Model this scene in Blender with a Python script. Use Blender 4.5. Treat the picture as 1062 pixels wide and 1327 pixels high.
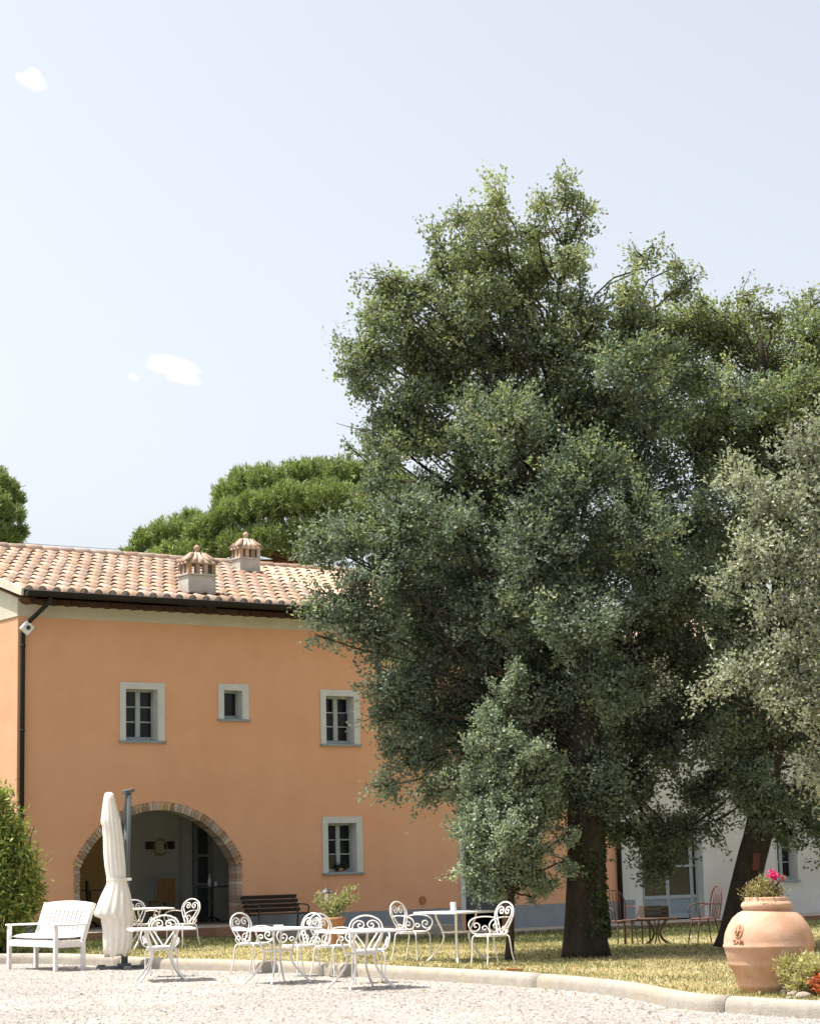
import bpy, bmesh, math, random
import numpy as np
from math import sin, cos, pi, radians, tan, atan2, sqrt, hypot
from mathutils import Vector, Matrix
from mathutils.geometry import tessellate_polygon

random.seed(7); rng = np.random.default_rng(11)
scene = bpy.context.scene
for o in list(bpy.data.objects): bpy.data.objects.remove(o)
COL = scene.collection

# ------------------------------------------------------------------ camera
F, CXP, CYP, EYE = 2700.0, 531.0, 663.5, 1.45          # focal length in photo pixels, image centre, eye height
PITCH, ROLL, YAW = radians(9.4587), radians(-1.3489), radians(35.382)
_f = np.array([0, cos(PITCH), sin(PITCH)]); _u0 = np.array([0, -sin(PITCH), cos(PITCH)]); _r0 = np.array([1., 0, 0])
RT = cos(ROLL)*_r0 + sin(ROLL)*_u0; UP = -sin(ROLL)*_r0 + cos(ROLL)*_u0; FW = _f
CAM = np.array([0, 0, EYE])
cd = bpy.data.cameras.new('camera'); cam = bpy.data.objects.new('camera', cd); COL.objects.link(cam)
cam.matrix_world = Matrix(((RT[0], UP[0], -FW[0], 0), (RT[1], UP[1], -FW[1], 0), (RT[2], UP[2], -FW[2], EYE), (0, 0, 0, 1)))
cd.sensor_fit = 'HORIZONTAL'; cd.sensor_width = 36; cd.lens = F/1062*36
cd.clip_start = 0.1; cd.clip_end = 6000
scene.camera = cam

# ------------------------------------------------------------------ sky, sun, exposure
SUN = np.array([-.42, .03, 1.0]); SUN /= np.linalg.norm(SUN)
EL = math.asin(SUN[2]); AZ = atan2(SUN[0], SUN[1])
w = bpy.data.worlds.new('World'); scene.world = w; w.use_nodes = True
nt = w.node_tree; nt.nodes.clear()
sky = nt.nodes.new('ShaderNodeTexSky'); sky.sky_type = 'NISHITA'; sky.sun_disc = False
sky.sun_elevation = EL; sky.sun_rotation = AZ; sky.air_density = 1.0; sky.dust_density = 4.0; sky.ozone_density = 1.2
bg = nt.nodes.new('ShaderNodeBackground'); bg.inputs[1].default_value = 0.15
out = nt.nodes.new('ShaderNodeOutputWorld')
hs = nt.nodes.new('ShaderNodeHueSaturation'); hs.inputs['Saturation'].default_value = .38; hs.inputs['Value'].default_value = .86
nt.links.new(sky.outputs[0], hs.inputs['Color']); nt.links.new(hs.outputs[0], bg.inputs[0]); nt.links.new(bg.outputs[0], out.inputs[0])
sl = bpy.data.lights.new('sun', 'SUN'); sl.energy = 4.3; sl.angle = radians(0.55); sl.color = (1, .955, .88)
so = bpy.data.objects.new('sun', sl); COL.objects.link(so)
so.rotation_euler = Vector((-SUN[0], -SUN[1], -SUN[2])).to_track_quat('-Z', 'Y').to_euler()
so.location = (0, 0, 60)
vs = scene.view_settings; vs.view_transform = 'Standard'; vs.look = 'None'; vs.gamma = 1; vs.use_curve_mapping = False
vs.exposure = 0.94
scene.cycles.use_denoising = True
scene.cycles.max_bounces = 8; scene.cycles.transparent_max_bounces = 8; scene.cycles.volume_bounces = 6

# ------------------------------------------------------------------ photo pixel -> place
def ray(x, y): return FW + RT*(x-CXP)/F - UP*(y-CYP)/F
def pg(x, y, z=0.0):                       # where the pixel's ray meets the height z
    d = ray(x, y); t = (z-EYE)/d[2]; return CAM + t*d
def pd(x, y, D):                           # where it reaches the distance D
    d = ray(x, y); return CAM + d*(D/d[1])
UA = np.array([cos(YAW), sin(YAW), 0]); NA = np.array([-sin(YAW), cos(YAW), 0])   # along the facade, into the house
ORG = np.array([-7.506, 39.455, 0.0])      # left front corner of the farmhouse
def pf(x, y, off=0.0):                     # facade coordinates (along, height) at a depth off behind the facade
    d = ray(x, y); P0 = ORG + NA*off; t = ((P0-CAM)@NA)/(d@NA); P = CAM + t*d
    return (P-ORG)@UA, P[2]
def inview(P, m=120):
    v = P-CAM; wv = v@FW; wv = np.where(wv < .1, .1, wv)
    x = CXP + F*(v@RT)/wv; y = CYP - F*(v@UP)/wv
    return (x > -m) & (x < 1062+m) & (y > -m) & (y < 1327+m*1.5)

# ------------------------------------------------------------------ object helpers
def link(o, parent=None):
    COL.objects.link(o)
    if parent is not None: o.parent = parent
    return o
def empty(name, loc=(0, 0, 0), rz=0, parent=None):
    o = bpy.data.objects.new(name, None); o.empty_display_size = .2
    o.location = loc; o.rotation_euler = (0, 0, rz); return link(o, parent)
def tag(o, label=None, cat=None, group=None, kind=None):
    if label: o['label'] = label
    if cat: o['category'] = cat
    if group: o['group'] = group
    if kind: o['kind'] = kind
    return o
def copy_tree(o, parent=None):
    c = o.copy(); COL.objects.link(c); c.parent = parent
    for ch in [k for k in o.children]: copy_tree(ch, c)
    return c

class MB:
    def __init__(s): s.v = []; s.f = []; s.sm = []
    def add(s, vs_, fs, smooth=False):
        b = len(s.v); s.v += [tuple(map(float, p)) for p in vs_]
        s.f += [tuple(b+i for i in f) for f in fs]; s.sm += [smooth]*len(fs); return s
    def box(s, x0, x1, y0, y1, z0, z1, M=None):
        v = [(x0,y0,z0),(x1,y0,z0),(x1,y1,z0),(x0,y1,z0),(x0,y0,z1),(x1,y0,z1),(x1,y1,z1),(x0,y1,z1)]
        if M is not None: v = [M @ Vector(p) for p in v]
        return s.add(v, [(0,3,2,1),(4,5,6,7),(0,1,5,4),(1,2,6,5),(2,3,7,6),(3,0,4,7)])
    def bar(s, a, b, wx, wz=None, up=(0, 0, 1)):      # square bar from a to b
        a, b = Vector(a), Vector(b); d = (b-a).normalized(); up = Vector(up)
        if abs(d.dot(up)) > .95: up = Vector((0, 1, 0))
        x = d.cross(up).normalized()*wx/2; z = x.cross(d).normalized()*(wz or wx)/2
        v = [a-x-z, a+x-z, a+x+z, a-x+z, b-x-z, b+x-z, b+x+z, b-x+z]
        return s.add(v, [(0,1,2,3),(7,6,5,4),(0,4,5,1),(1,5,6,2),(2,6,7,3),(3,7,4,0)])
    def tube(s, pts, r, n=6, cap=True):
        P = [Vector(p) for p in pts]; k = len(P)
        R = [r]*k if not hasattr(r, '__len__') else list(r)
        vs_ = []; ref = None
        for i in range(k):
            t = (P[min(i+1, k-1)]-P[max(i-1, 0)])
            t = t.normalized() if t.length > 1e-9 else Vector((0, 0, 1))
            if ref is None: ref = Vector((1, 0, 0)) if abs(t.x) < .8 else Vector((0, 1, 0))
            a = (ref - t*ref.dot(t))
            a = a.normalized() if a.length > 1e-6 else t.orthogonal().normalized()
            ref = a; b = t.cross(a)
            for j in range(n):
                q = 2*pi*j/n; vs_.append(P[i] + (a*cos(q)+b*sin(q))*R[i])
        fs = [(i*n+j, i*n+(j+1) % n, (i+1)*n+(j+1) % n, (i+1)*n+j) for i in range(k-1) for j in range(n)]
        s.add(vs_, fs, True)
        if cap:
            b0 = len(s.v)-k*n
            s.f.append(tuple(b0+j for j in reversed(range(n)))); s.sm.append(False)
            s.f.append(tuple(b0+(k-1)*n+j for j in range(n))); s.sm.append(False)
        return s
    def lathe(s, prof, n=24, c=(0, 0), wob=None, cap=True):
        vs_ = []
        for i, (r, z) in enumerate(prof):
            for j in range(n):
                q = 2*pi*j/n; rr = r*(wob(q, z) if wob else 1)
                vs_.append((c[0]+rr*cos(q), c[1]+rr*sin(q), z))
        k = len(prof)
        fs = [(i*n+j, i*n+(j+1) % n, (i+1)*n+(j+1) % n, (i+1)*n+j) for i in range(k-1) for j in range(n)]
        if cap: fs += [tuple(reversed(range(n))), tuple((k-1)*n+j for j in range(n))]
        return s.add(vs_, fs, True)
    def poly_prism(s, loops, y0, y1, back=True, sides=True):    # loops of (x,z), first outer, rest holes; between y0 and y1
        pts = [Vector((p[0], p[1], 0)) for L in loops for p in L]
        tris = tessellate_polygon([[Vector((p[0], p[1], 0)) for p in L] for L in loops])
        n = len(pts); vs_ = [(p.x, y0, p.y) for p in pts] + [(p.x, y1, p.y) for p in pts]
        fs = []
        for t in tris:
            a, b, c_ = (pts[i] for i in t)
            cc = (b-a).cross(c_-a).z
            t = t if cc > 0 else t[::-1]
            fs.append(tuple(t))
            if back: fs.append(tuple(n+i for i in reversed(t)))
        s.add(vs_, fs)
        if sides:
            b0 = 0; base = len(s.v)-2*n
            for L in loops:
                k = len(L)
                for i in range(k):
                    j = (i+1) % k
                    s.f.append((base+b0+i, base+n+b0+i, base+n+b0+j, base+b0+j)); s.sm.append(False)
                b0 += k
        return s
    def mesh(s, name):
        m = bpy.data.meshes.new(name); m.from_pydata(s.v, [], s.f)
        m.polygons.foreach_set('use_smooth', s.sm); m.update(); return m
    def build(s, name, material, parent=None, bevel=0.0, fix=True):
        m = s.mesh(name)
        if fix:
            bm = bmesh.new(); bm.from_mesh(m); bmesh.ops.recalc_face_normals(bm, faces=bm.faces)
            if bevel:
                bmesh.ops.bevel(bm, geom=[e for e in bm.edges if len(e.link_faces) == 2 and e.calc_face_angle(0) > .6], offset=bevel, segments=2, affect='EDGES', profile=.6)
            bm.to_mesh(m); bm.free()
        m.materials.append(material)
        return link(bpy.data.objects.new(name, m), parent)
def inst(mesh, name, parent, loc=(0, 0, 0), rot=(0, 0, 0), sc=None):
    o = bpy.data.objects.new(name, mesh); o.location = loc; o.rotation_euler = rot
    if sc: o.scale = sc
    return link(o, parent)

def np_quads(name, V, material, parent=None, colors=None, nv=4, smooth=False):
    """V: (N, nv, 3) loose polygons, colors (N,3) per polygon."""
    N = len(V); m = bpy.data.meshes.new(name)
    m.vertices.add(N*nv); m.vertices.foreach_set('co', V.reshape(-1).astype(np.float32))
    m.loops.add(N*nv); m.loops.foreach_set('vertex_index', np.arange(N*nv, dtype=np.int32))
    m.polygons.add(N); m.polygons.foreach_set('loop_start', np.arange(0, N*nv, nv, dtype=np.int32))
    m.polygons.foreach_set('loop_total', np.full(N, nv, dtype=np.int32))
    m.update(calc_edges=True)
    if colors is not None:
        at = m.color_attributes.new('tint', 'FLOAT_COLOR', 'POINT')
        c4 = np.ones((N, nv, 4), np.float32); c4[:, :, :3] = colors[:, None, :]
        at.data.foreach_set('color', c4.reshape(-1))
    m.materials.append(material)
    return link(bpy.data.objects.new(name, m), parent)

# ------------------------------------------------------------------ materials
def _n(nt, t, **k):
    n = nt.nodes.new(t)
    for a, b in k.items(): setattr(n, a, b)
    return n
def mat(name, col, rough=.7, col2=None, scale=4., det=6., bump=0., bscale=60., rnd=0., spec=.4, metal=0., contrast=(.35, .65), col3=None, scale3=.6, coord='Object', trans=0., stretch=None):
    m = bpy.data.materials.new(name); m.use_nodes = True; nt = m.node_tree; L = nt.links.new
    b = nt.nodes['Principled BSDF']
    b.inputs['Roughness'].default_value = rough; b.inputs['Specular IOR Level'].default_value = spec; b.inputs['Metallic'].default_value = metal
    b.inputs['Base Color'].default_value = (*col, 1)
    tc = _n(nt, 'ShaderNodeTexCoord'); src = tc.outputs[coord]
    if stretch:
        mp = _n(nt, 'ShaderNodeMapping'); mp.inputs['Scale'].default_value = stretch; L(src, mp.inputs[0]); src = mp.outputs[0]
    cur = None
    def noise(sc, d=det):
        n = _n(nt, 'ShaderNodeTexNoise'); n.inputs['Scale'].default_value = sc; n.inputs['Detail'].default_value = d; n.inputs['Roughness'].default_value = .6
        L(src, n.inputs['Vector']); return n
    def mix(a, bb, fac, blend='MIX'):
        x = _n(nt, 'ShaderNodeMix', data_type='RGBA', blend_type=blend)
        for sock, val in ((x.inputs[6], a), (x.inputs[7], bb)):
            if isinstance(val, tuple): sock.default_value = (*val, 1)
            else: L(val, sock)
        if isinstance(fac, float): x.inputs[0].default_value = fac
        else: L(fac, x.inputs[0])
        return x.outputs[2]
    if col2 is not None:
        mr = _n(nt, 'ShaderNodeMapRange'); mr.inputs[1].default_value, mr.inputs[2].default_value = contrast
        L(noise(scale).outputs[0], mr.inputs[0]); cur = mix(col, col2, mr.outputs[0])
    if col3 is not None:
        mr = _n(nt, 'ShaderNodeMapRange'); mr.inputs[1].default_value, mr.inputs[2].default_value = (.45, .75)
        L(noise(scale3, 5).outputs[0], mr.inputs[0]); cur = mix(cur or col, col3, mr.outputs[0])
    if rnd:
        oi = _n(nt, 'ShaderNodeObjectInfo'); hs = _n(nt, 'ShaderNodeHueSaturation')
        mr = _n(nt, 'ShaderNodeMapRange'); mr.inputs[3].default_value = 1-rnd; mr.inputs[4].default_value = 1+rnd
        L(oi.outputs['Random'], mr.inputs[0]); L(mr.outputs[0], hs.inputs['Value'])
        m2 = _n(nt, 'ShaderNodeMath', operation='MULTIPLY'); m2.inputs[1].default_value = 7.31; L(oi.outputs['Random'], m2.inputs[0])
        m3 = _n(nt, 'ShaderNodeMath', operation='FRACT'); L(m2.outputs[0], m3.inputs[0])
        m4 = _n(nt, 'ShaderNodeMapRange'); m4.inputs[3].default_value = .5-rnd*.055; m4.inputs[4].default_value = .5+rnd*.055; L(m3.outputs[0], m4.inputs[0]); L(m4.outputs[0], hs.inputs['Hue'])
        m5 = _n(nt, 'ShaderNodeMapRange'); m5.inputs[3].default_value = 1-rnd*1.3; m5.inputs[4].default_value = 1+rnd*1.0
        m6 = _n(nt, 'ShaderNodeMath', operation='MULTIPLY'); m6.inputs[1].default_value = 13.7; L(oi.outputs['Random'], m6.inputs[0])
        m7 = _n(nt, 'ShaderNodeMath', operation='FRACT'); L(m6.outputs[0], m7.inputs[0]); L(m7.outputs[0], m5.inputs[0]); L(m5.outputs[0], hs.inputs['Saturation'])
        if cur is None: hs.inputs['Color'].default_value = (*col, 1)
        else: L(cur, hs.inputs['Color'])
        cur = hs.outputs[0]
    if cur is not None: L(cur, b.inputs['Base Color'])
    if bump:
        bp = _n(nt, 'ShaderNodeBump'); bp.inputs['Strength'].default_value = bump; bp.inputs['Distance'].default_value = .02
        L(noise(bscale, 8).outputs[0], bp.inputs['Height']); L(bp.outputs[0], b.inputs['Normal'])
    return m
def leafmat(name, trans=.3, rough=.5, spec=.35, gain=1.0, tcol=(1.18, 1.18, .62)):
    m = bpy.data.materials.new(name); m.use_nodes = True; nt = m.node_tree; L = nt.links.new
    b = nt.nodes['Principled BSDF']; b.inputs['Roughness'].default_value = rough; b.inputs['Specular IOR Level'].default_value = spec
    at = _n(nt, 'ShaderNodeAttribute', attribute_name='tint'); L(at.outputs['Color'], b.inputs['Base Color'])
    tr = _n(nt, 'ShaderNodeBsdfTranslucent'); mx = _n(nt, 'ShaderNodeMix', data_type='RGBA', blend_type='MULTIPLY')
    mx.inputs[0].default_value = 1; mx.inputs[7].default_value = (*tcol, 1); L(at.outputs['Color'], mx.inputs[6]); L(mx.outputs[2], tr.inputs['Color'])
    ms = _n(nt, 'ShaderNodeMixShader'); ms.inputs[0].default_value = trans
    L(b.outputs[0], ms.inputs[1]); L(tr.outputs[0], ms.inputs[2]); L(ms.outputs[0], nt.nodes['Material Output'].inputs[0])
    return m

M = {}
M['stucco'] = mat('orange_stucco', (.68, .37, .222), .92, (.645, .34, .196), 1.3, 8, .25, 90, col3=(.69, .39, .242), scale3=.35, spec=.15)
def streaks(m, amt=.16):
    nt = m.node_tree; L = nt.links.new; b = nt.nodes['Principled BSDF']; src = b.inputs['Base Color'].links[0].from_socket
    tc = _n(nt, 'ShaderNodeTexCoord'); mp = _n(nt, 'ShaderNodeMapping'); mp.inputs['Scale'].default_value = (1.7, 1.7, .30); L(tc.outputs['Object'], mp.inputs[0])
    no = _n(nt, 'ShaderNodeTexNoise'); no.inputs['Scale'].default_value = 1.6; no.inputs['Detail'].default_value = 7; L(mp.outputs[0], no.inputs['Vector'])
    mr = _n(nt, 'ShaderNodeMapRange'); mr.inputs[1].default_value = .48; mr.inputs[2].default_value = .78; mr.inputs[3].default_value = 0; mr.inputs[4].default_value = amt; L(no.outputs[0], mr.inputs[0])
    x = _n(nt, 'ShaderNodeMix', data_type='RGBA'); L(mr.outputs[0], x.inputs[0]); L(src, x.inputs[6]); x.inputs[7].default_value = (.22, .14, .10, 1); L(x.outputs[2], b.inputs['Base Color'])
streaks(M['stucco'], .07)
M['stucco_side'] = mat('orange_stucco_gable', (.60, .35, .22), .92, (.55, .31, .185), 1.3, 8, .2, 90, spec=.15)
M['cream'] = mat('cream_band', (.56, .52, .44), .9, (.49, .455, .385), 2, 6, .1, 60, spec=.15)
M['blue'] = mat('blue_grey_plinth', (.215, .245, .275), .9, (.26, .285, .305), 3, 6, .1, 60, spec=.15)
M['trim'] = mat('pale_stone_trim', (.56, .56, .54), .85, (.50, .505, .49), 3, 6, .08, 80, spec=.2)
M['sash'] = mat('grey_window_paint', (.34, .37, .38), .55, (.29, .325, .335), 5, 4, spec=.4)
M['sill'] = mat('blue_grey_sill', (.20, .25, .28), .7, (.26, .30, .32), 6, 5)  # reflection on the sill put into its blue-grey colour
M['white_wall'] = mat('white_stucco', (.60, .60, .585), .92, (.52, .515, .495), 1.1, 8, .3, 70, col3=(.50, .47, .42), scale3=.5, spec=.15)
M['brick'] = mat('old_brick', (.33, .215, .15), .95, (.42, .35, .27), 9, 5, .5, 90, rnd=.36, spec=.1)
M['mortar'] = mat('mortar', (.34, .30, .25), .95, (.26, .23, .19), 8, 5, .3, 90, spec=.1)
M['tile'] = mat('clay_roof_tile', (.475, .345, .26), .95, (.37, .255, .185), 7, 6, .25, 70, rnd=.15, spec=.1, col3=(.52, .44, .36), scale3=1.4)
M['tile_pan'] = mat('clay_pan_tile', (.48, .345, .26), .95, (.40, .275, .20), 7, 6, .25, 70, rnd=.14, spec=.1)
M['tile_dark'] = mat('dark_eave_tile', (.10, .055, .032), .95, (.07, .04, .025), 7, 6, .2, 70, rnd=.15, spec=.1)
M['deck'] = mat('roof_deck', (.20, .13, .09), .95)
M['gutter'] = mat('dark_brown_metal', (.014, .012, .011), .65, (.022, .018, .016), 9, 4, spec=.25)
M['concrete'] = mat('chimney_render', (.52, .49, .44), .95, (.40, .37, .33), 5, 7, .3, 60, spec=.1)
M['glass'] = mat('dark_glass', (.010, .012, .013), .05, spec=.3)
M['glass_pale'] = mat('dusty_glass', (.03, .035, .035), .08, spec=.5)
M['gravel'] = mat('pale_gravel', (.355, .33, .30), .97, (.27, .25, .225), 26, 10, .9, 55, col3=(.46, .425, .385), scale3=.5, spec=.1)
M['stone'] = leafmat('gravel_stone', 0., .9, .15)
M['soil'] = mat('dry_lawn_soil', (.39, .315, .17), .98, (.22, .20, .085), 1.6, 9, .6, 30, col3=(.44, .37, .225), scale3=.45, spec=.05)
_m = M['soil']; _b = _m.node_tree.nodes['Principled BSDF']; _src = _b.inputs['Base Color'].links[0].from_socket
_x = _n(_m.node_tree, 'ShaderNodeMix', data_type='RGBA'); _a = _n(_m.node_tree, 'ShaderNodeAttribute', attribute_name='house_shade')
_m.node_tree.links.new(_a.outputs['Fac'], _x.inputs[0]); _m.node_tree.links.new(_src, _x.inputs[6]); _x.inputs[7].default_value = (.075, .088, .034, 1); _m.node_tree.links.new(_x.outputs[2], _b.inputs['Base Color'])  # house shade mixed into the soil colour as dark green
M['pave'] = mat('pavement_slab', (.40, .36, .30), .9, (.33, .29, .24), 5, 7, .2, 40, spec=.15)
M['pave_edge'] = mat('terracotta_edge', (.34, .17, .11), .92, (.28, .15, .10), 9, 6, .2, 60, rnd=.12, spec=.15)
M['ground'] = mat('far_ground', (.30, .27, .16), .98, (.20, .20, .09), .05, 8, spec=.05)
M['kerb'] = mat('grey_kerb_stone', (.36, .335, .29), .95, (.29, .26, .22), 9, 8, .5, 40, col3=(.35, .29, .21), scale3=1.2, rnd=.04, spec=.1, )
M['white_iron'] = mat('white_painted_iron', (.80, .77, .745), .45, (.74, .70, .67), 14, 4, spec=.45)
M['white_wood'] = mat('white_painted_wood', (.78, .74, .72), .6, (.72, .675, .65), 8, 6, .1, 40, spec=.35, stretch=(1, 1, 6))
M['cushion'] = mat('white_cushion', (.80, .79, .78), .95, (.74, .73, .72), 9, 5, .1, 120, spec=.1)
M['canvas'] = mat('ivory_canvas', (.76, .72, .65), .95, (.70, .655, .585), 5, 6, .15, 160, spec=.1)
M['grey_metal'] = mat('grey_painted_post', (.10, .115, .12), .45, (.085, .10, .105), 5, 4, spec=.5)
M['dark_wood'] = mat('dark_weathered_wood', (.065, .05, .036), .7, (.045, .035, .025), 10, 6, .2, 40, rnd=.15, stretch=(1, 8, 8))
M['black_iron'] = mat('black_iron', (.03, .028, .026), .5, (.045, .04, .035), 12, 4, spec=.5)
M['rust_iron'] = mat('rust_red_iron', (.12, .042, .028), .6, (.08, .034, .026), 14, 5, spec=.3)
M['dark_iron'] = mat('dark_rusty_iron', (.085, .045, .032), .6, (.06, .035, .03), 14, 5, spec=.3)
M['terracotta'] = mat('terracotta_jar', (.50, .305, .205), .85, (.38, .205, .12), 4.2, 8, .18, 45, contrast=(.4, .72), col3=(.52, .40, .31), scale3=2.6, spec=.15)
M['terracotta_dark'] = mat('terracotta_stamp', (.40, .19, .10), .9, (.34, .15, .08), 12, 5, .3, 60, spec=.1)
M['terracotta_pot'] = mat('terracotta_pot', (.46, .25, .15), .9, (.38, .20, .12), 5, 6, .15, 50, spec=.15)
M['bark'] = mat('dark_bark', (.060, .048, .036), .97, (.032, .027, .022), 9, 9, 1.0, 22, spec=.08, stretch=(1, 1, .28))
M['bark_pine'] = mat('pine_bark', (.20, .11, .07), .97, (.11, .065, .045), 6, 8, .8, 15, spec=.08, stretch=(1, 1, .35))
M['rock'] = mat('pale_garden_rock', (.36, .30, .235), .95, (.25, .21, .165), 9, 7, .5, 20, rnd=.12, spec=.15)
M['leaf'] = leafmat('holm_oak_leaf', .36, .6, .25, tcol=(1.02, 1.16, .72))
M['leaf_grey'] = leafmat('grey_green_leaf', .34, .65, .2, tcol=(1.1, 1.1, .75))
M['leaf_soft'] = leafmat('soft_leaf', .38, .5, .3)
M['needle'] = leafmat('pine_needle', .25, .55, .25)
M['grass'] = leafmat('grass_blade', .3, .7, .15)
M['petal'] = leafmat('petal', .4, .6, .2, tcol=(1.1, .8, .9))
M['loggia'] = mat('loggia_grey_plaster', (.56, .575, .54), .95, (.50, .51, .48), 1.5, 8, .2, 60, spec=.1)
M['ochre'] = mat('loggia_ochre_plaster', (.55, .36, .16), .95, (.46, .30, .13), 1.5, 8, .2, 60, spec=.1)
M['honey_wood'] = mat('honey_wood', (.38, .22, .08), .6, (.30, .17, .06), 6, 6, .1, 40, spec=.3, stretch=(6, 6, 1))
M['slate_door'] = mat('dark_slate_door', (.075, .09, .10), .6, (.06, .07, .08), 6, 4)
M['door_panel'] = mat('blue_grey_door_paint', (.20, .25, .275), .55, (.22, .28, .31), 4, 5)
M['white_plastic'] = mat('white_plastic', (.72, .72, .70), .5)
M['clear'] = mat('frosted_glass', (.72, .74, .74), .15, spec=.5)
M['red'] = mat('red_paint', (.10, .028, .022), .6)
M['bulb'] = mat('milk_glass', (.7, .7, .68), .3)

# ================================================================== the setting
def sstep(x, a, b):
    t = np.clip((x-a)/(b-a), 0, 1); return t*t*(3-2*t)
def lawn_h(x, y):
    du = (x-ORG[0])*UA[0]+(y-ORG[1])*UA[1]; dn = (x-ORG[0])*NA[0]+(y-ORG[1])*NA[1]
    return .10 - .25*sstep(du, .5, 9.)*sstep(dn, -15.2, -8.)
def catmull(P, k=8):
    P = [np.array(p, float) for p in P]; P = [2*P[0]-P[1]]+P+[2*P[-1]-P[-2]]; outp = []
    for i in range(1, len(P)-2):
        for j in range(k):
            t = j/k
            outp.append(.5*(2*P[i]+(P[i+1]-P[i-1])*t+(2*P[i-1]-5*P[i]+4*P[i+1]-P[i+2])*t*t+(3*P[i]-P[i-1]-3*P[i+1]+P[i+2])*t**3))
    outp.append(P[-2]); return np.array(outp)
kp = [pg(x, y)[:2] for x, y in ((5, 1249.5), (100, 1250.5), (150, 1253), (200, 1256), (300, 1258.7), (400, 1262), (500, 1268.5), (600, 1274), (700, 1281), (800, 1292), (880, 1308), (960, 1314.5), (1062, 1321))]
KERB = catmull([np.array((-16., 35.5)), np.array((-10., 33.2))]+kp+[kp[-1]+np.array((2.4, -2.9)), kp[-1]+np.array((7., -8.5)), kp[-1]+np.array((14., -17.))], 8)
def kerb_y(x): return np.interp(x, KERB[:, 0], KERB[:, 1])

def sheet(name, rows, material, kind='structure', smooth=True):
    R, Cn = len(rows), len(rows[0]); mb = MB()
    mb.add([p for r in rows for p in r], [(i*Cn+j, i*Cn+j+1, (i+1)*Cn+j+1, (i+1)*Cn+j) for i in range(R-1) for j in range(Cn-1)], smooth)
    o = mb.build(name, material, fix=False); return tag(o, kind=kind)
tag(sheet('ground', [[(-3000, -400, -.75), (3000, -400, -.75)], [(-3000, 4500, -.75), (3000, 4500, -.75)]], M['ground']), 'dry open ground reaching to the horizon', 'ground')
# gravel yard, from behind the camera up to the kerb
rows = []
for t in np.linspace(0, 1, 12):
    r = []
    for x, y in KERB:
        nx, ny = (-30+60*(np.searchsorted(KERB[:, 0], x)/len(KERB)), -30)
        r.append((x+(nx-x)*t, y+(ny-y)*t+.03*(1-t), -.002))
    rows.append(r)
tag(sheet('gravel_yard', rows[::-1], M['gravel'], smooth=False), 'pale gravel yard in front of the kerb', 'gravel')
# lawn
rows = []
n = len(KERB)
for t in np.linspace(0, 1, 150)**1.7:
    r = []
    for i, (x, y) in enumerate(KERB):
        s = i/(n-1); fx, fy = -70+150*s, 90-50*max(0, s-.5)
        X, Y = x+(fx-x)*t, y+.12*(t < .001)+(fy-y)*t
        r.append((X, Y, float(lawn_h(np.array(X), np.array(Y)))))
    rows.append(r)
_lw = sheet('lawn', rows, M['soil']); _at = _lw.data.color_attributes.new('house_shade', 'FLOAT_COLOR', 'POINT')
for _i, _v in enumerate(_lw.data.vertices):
    _dn = (_v.co.x-ORG[0])*NA[0]+(_v.co.y-ORG[1])*NA[1]; _k = float(sstep(_dn, -6.4, -5.)); _at.data[_i].color = (_k, _k, _k, 1)  # mask for the shade painted on the lawn along the house
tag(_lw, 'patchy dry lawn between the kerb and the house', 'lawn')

# kerb stones
kerb = tag(empty('kerb', (KERB[40][0], KERB[40][1], 0)), 'rounded pale stone kerb curving between gravel and lawn', 'kerb', kind='structure')
seg = np.cumsum(np.r_[0, np.hypot(*np.diff(KERB, axis=0).T)])
def kat(s): return np.array((np.interp(s, seg, KERB[:, 0]), np.interp(s, seg, KERB[:, 1])))
s_joint = seg[np.argmin(np.hypot(KERB[:, 0]-pg(940, 1313)[0], KERB[:, 1]-pg(940, 1313)[1]))]
LS = 4.6
prof = [(0, -.12), (0, .07), (.012, .115), (.04, .142), (.085, .152), (.14, .15), (.17, .13), (.18, .05), (.18, -.12)]
s0 = s_joint % LS - LS
k = 0
while s0 < seg[-1]:
    a, b = max(s0, 0)+.004, min(s0+LS, seg[-1])-.004
    if b-a > .3:
        ss = np.linspace(a, b, 17); vs_ = []; jit = random.uniform(-.006, .006)
        for s in ss:
            p = kat(s); t = kat(min(s+.05, seg[-1]))-kat(max(s-.05, 0)); t /= np.hypot(*t); nn = np.array((-t[1], t[0]))
            for d, z in prof: vs_.append((p[0]+nn[0]*d-KERB[40][0], p[1]+nn[1]*d-KERB[40][1], z+jit))
        q = len(prof); fs = [(i*q+j, i*q+j+1, (i+1)*q+j+1, (i+1)*q+j) for i in range(16) for j in range(q-1)]
        fs += [tuple(range(q)), tuple(16*q+j for j in reversed(range(q)))]
        mb = MB(); mb.add(vs_, fs, True); mb.sm[-2:] = [False, False]; mb.build('kerb_stone', M['kerb'], kerb)
    s0 += LS; k += 1

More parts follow.
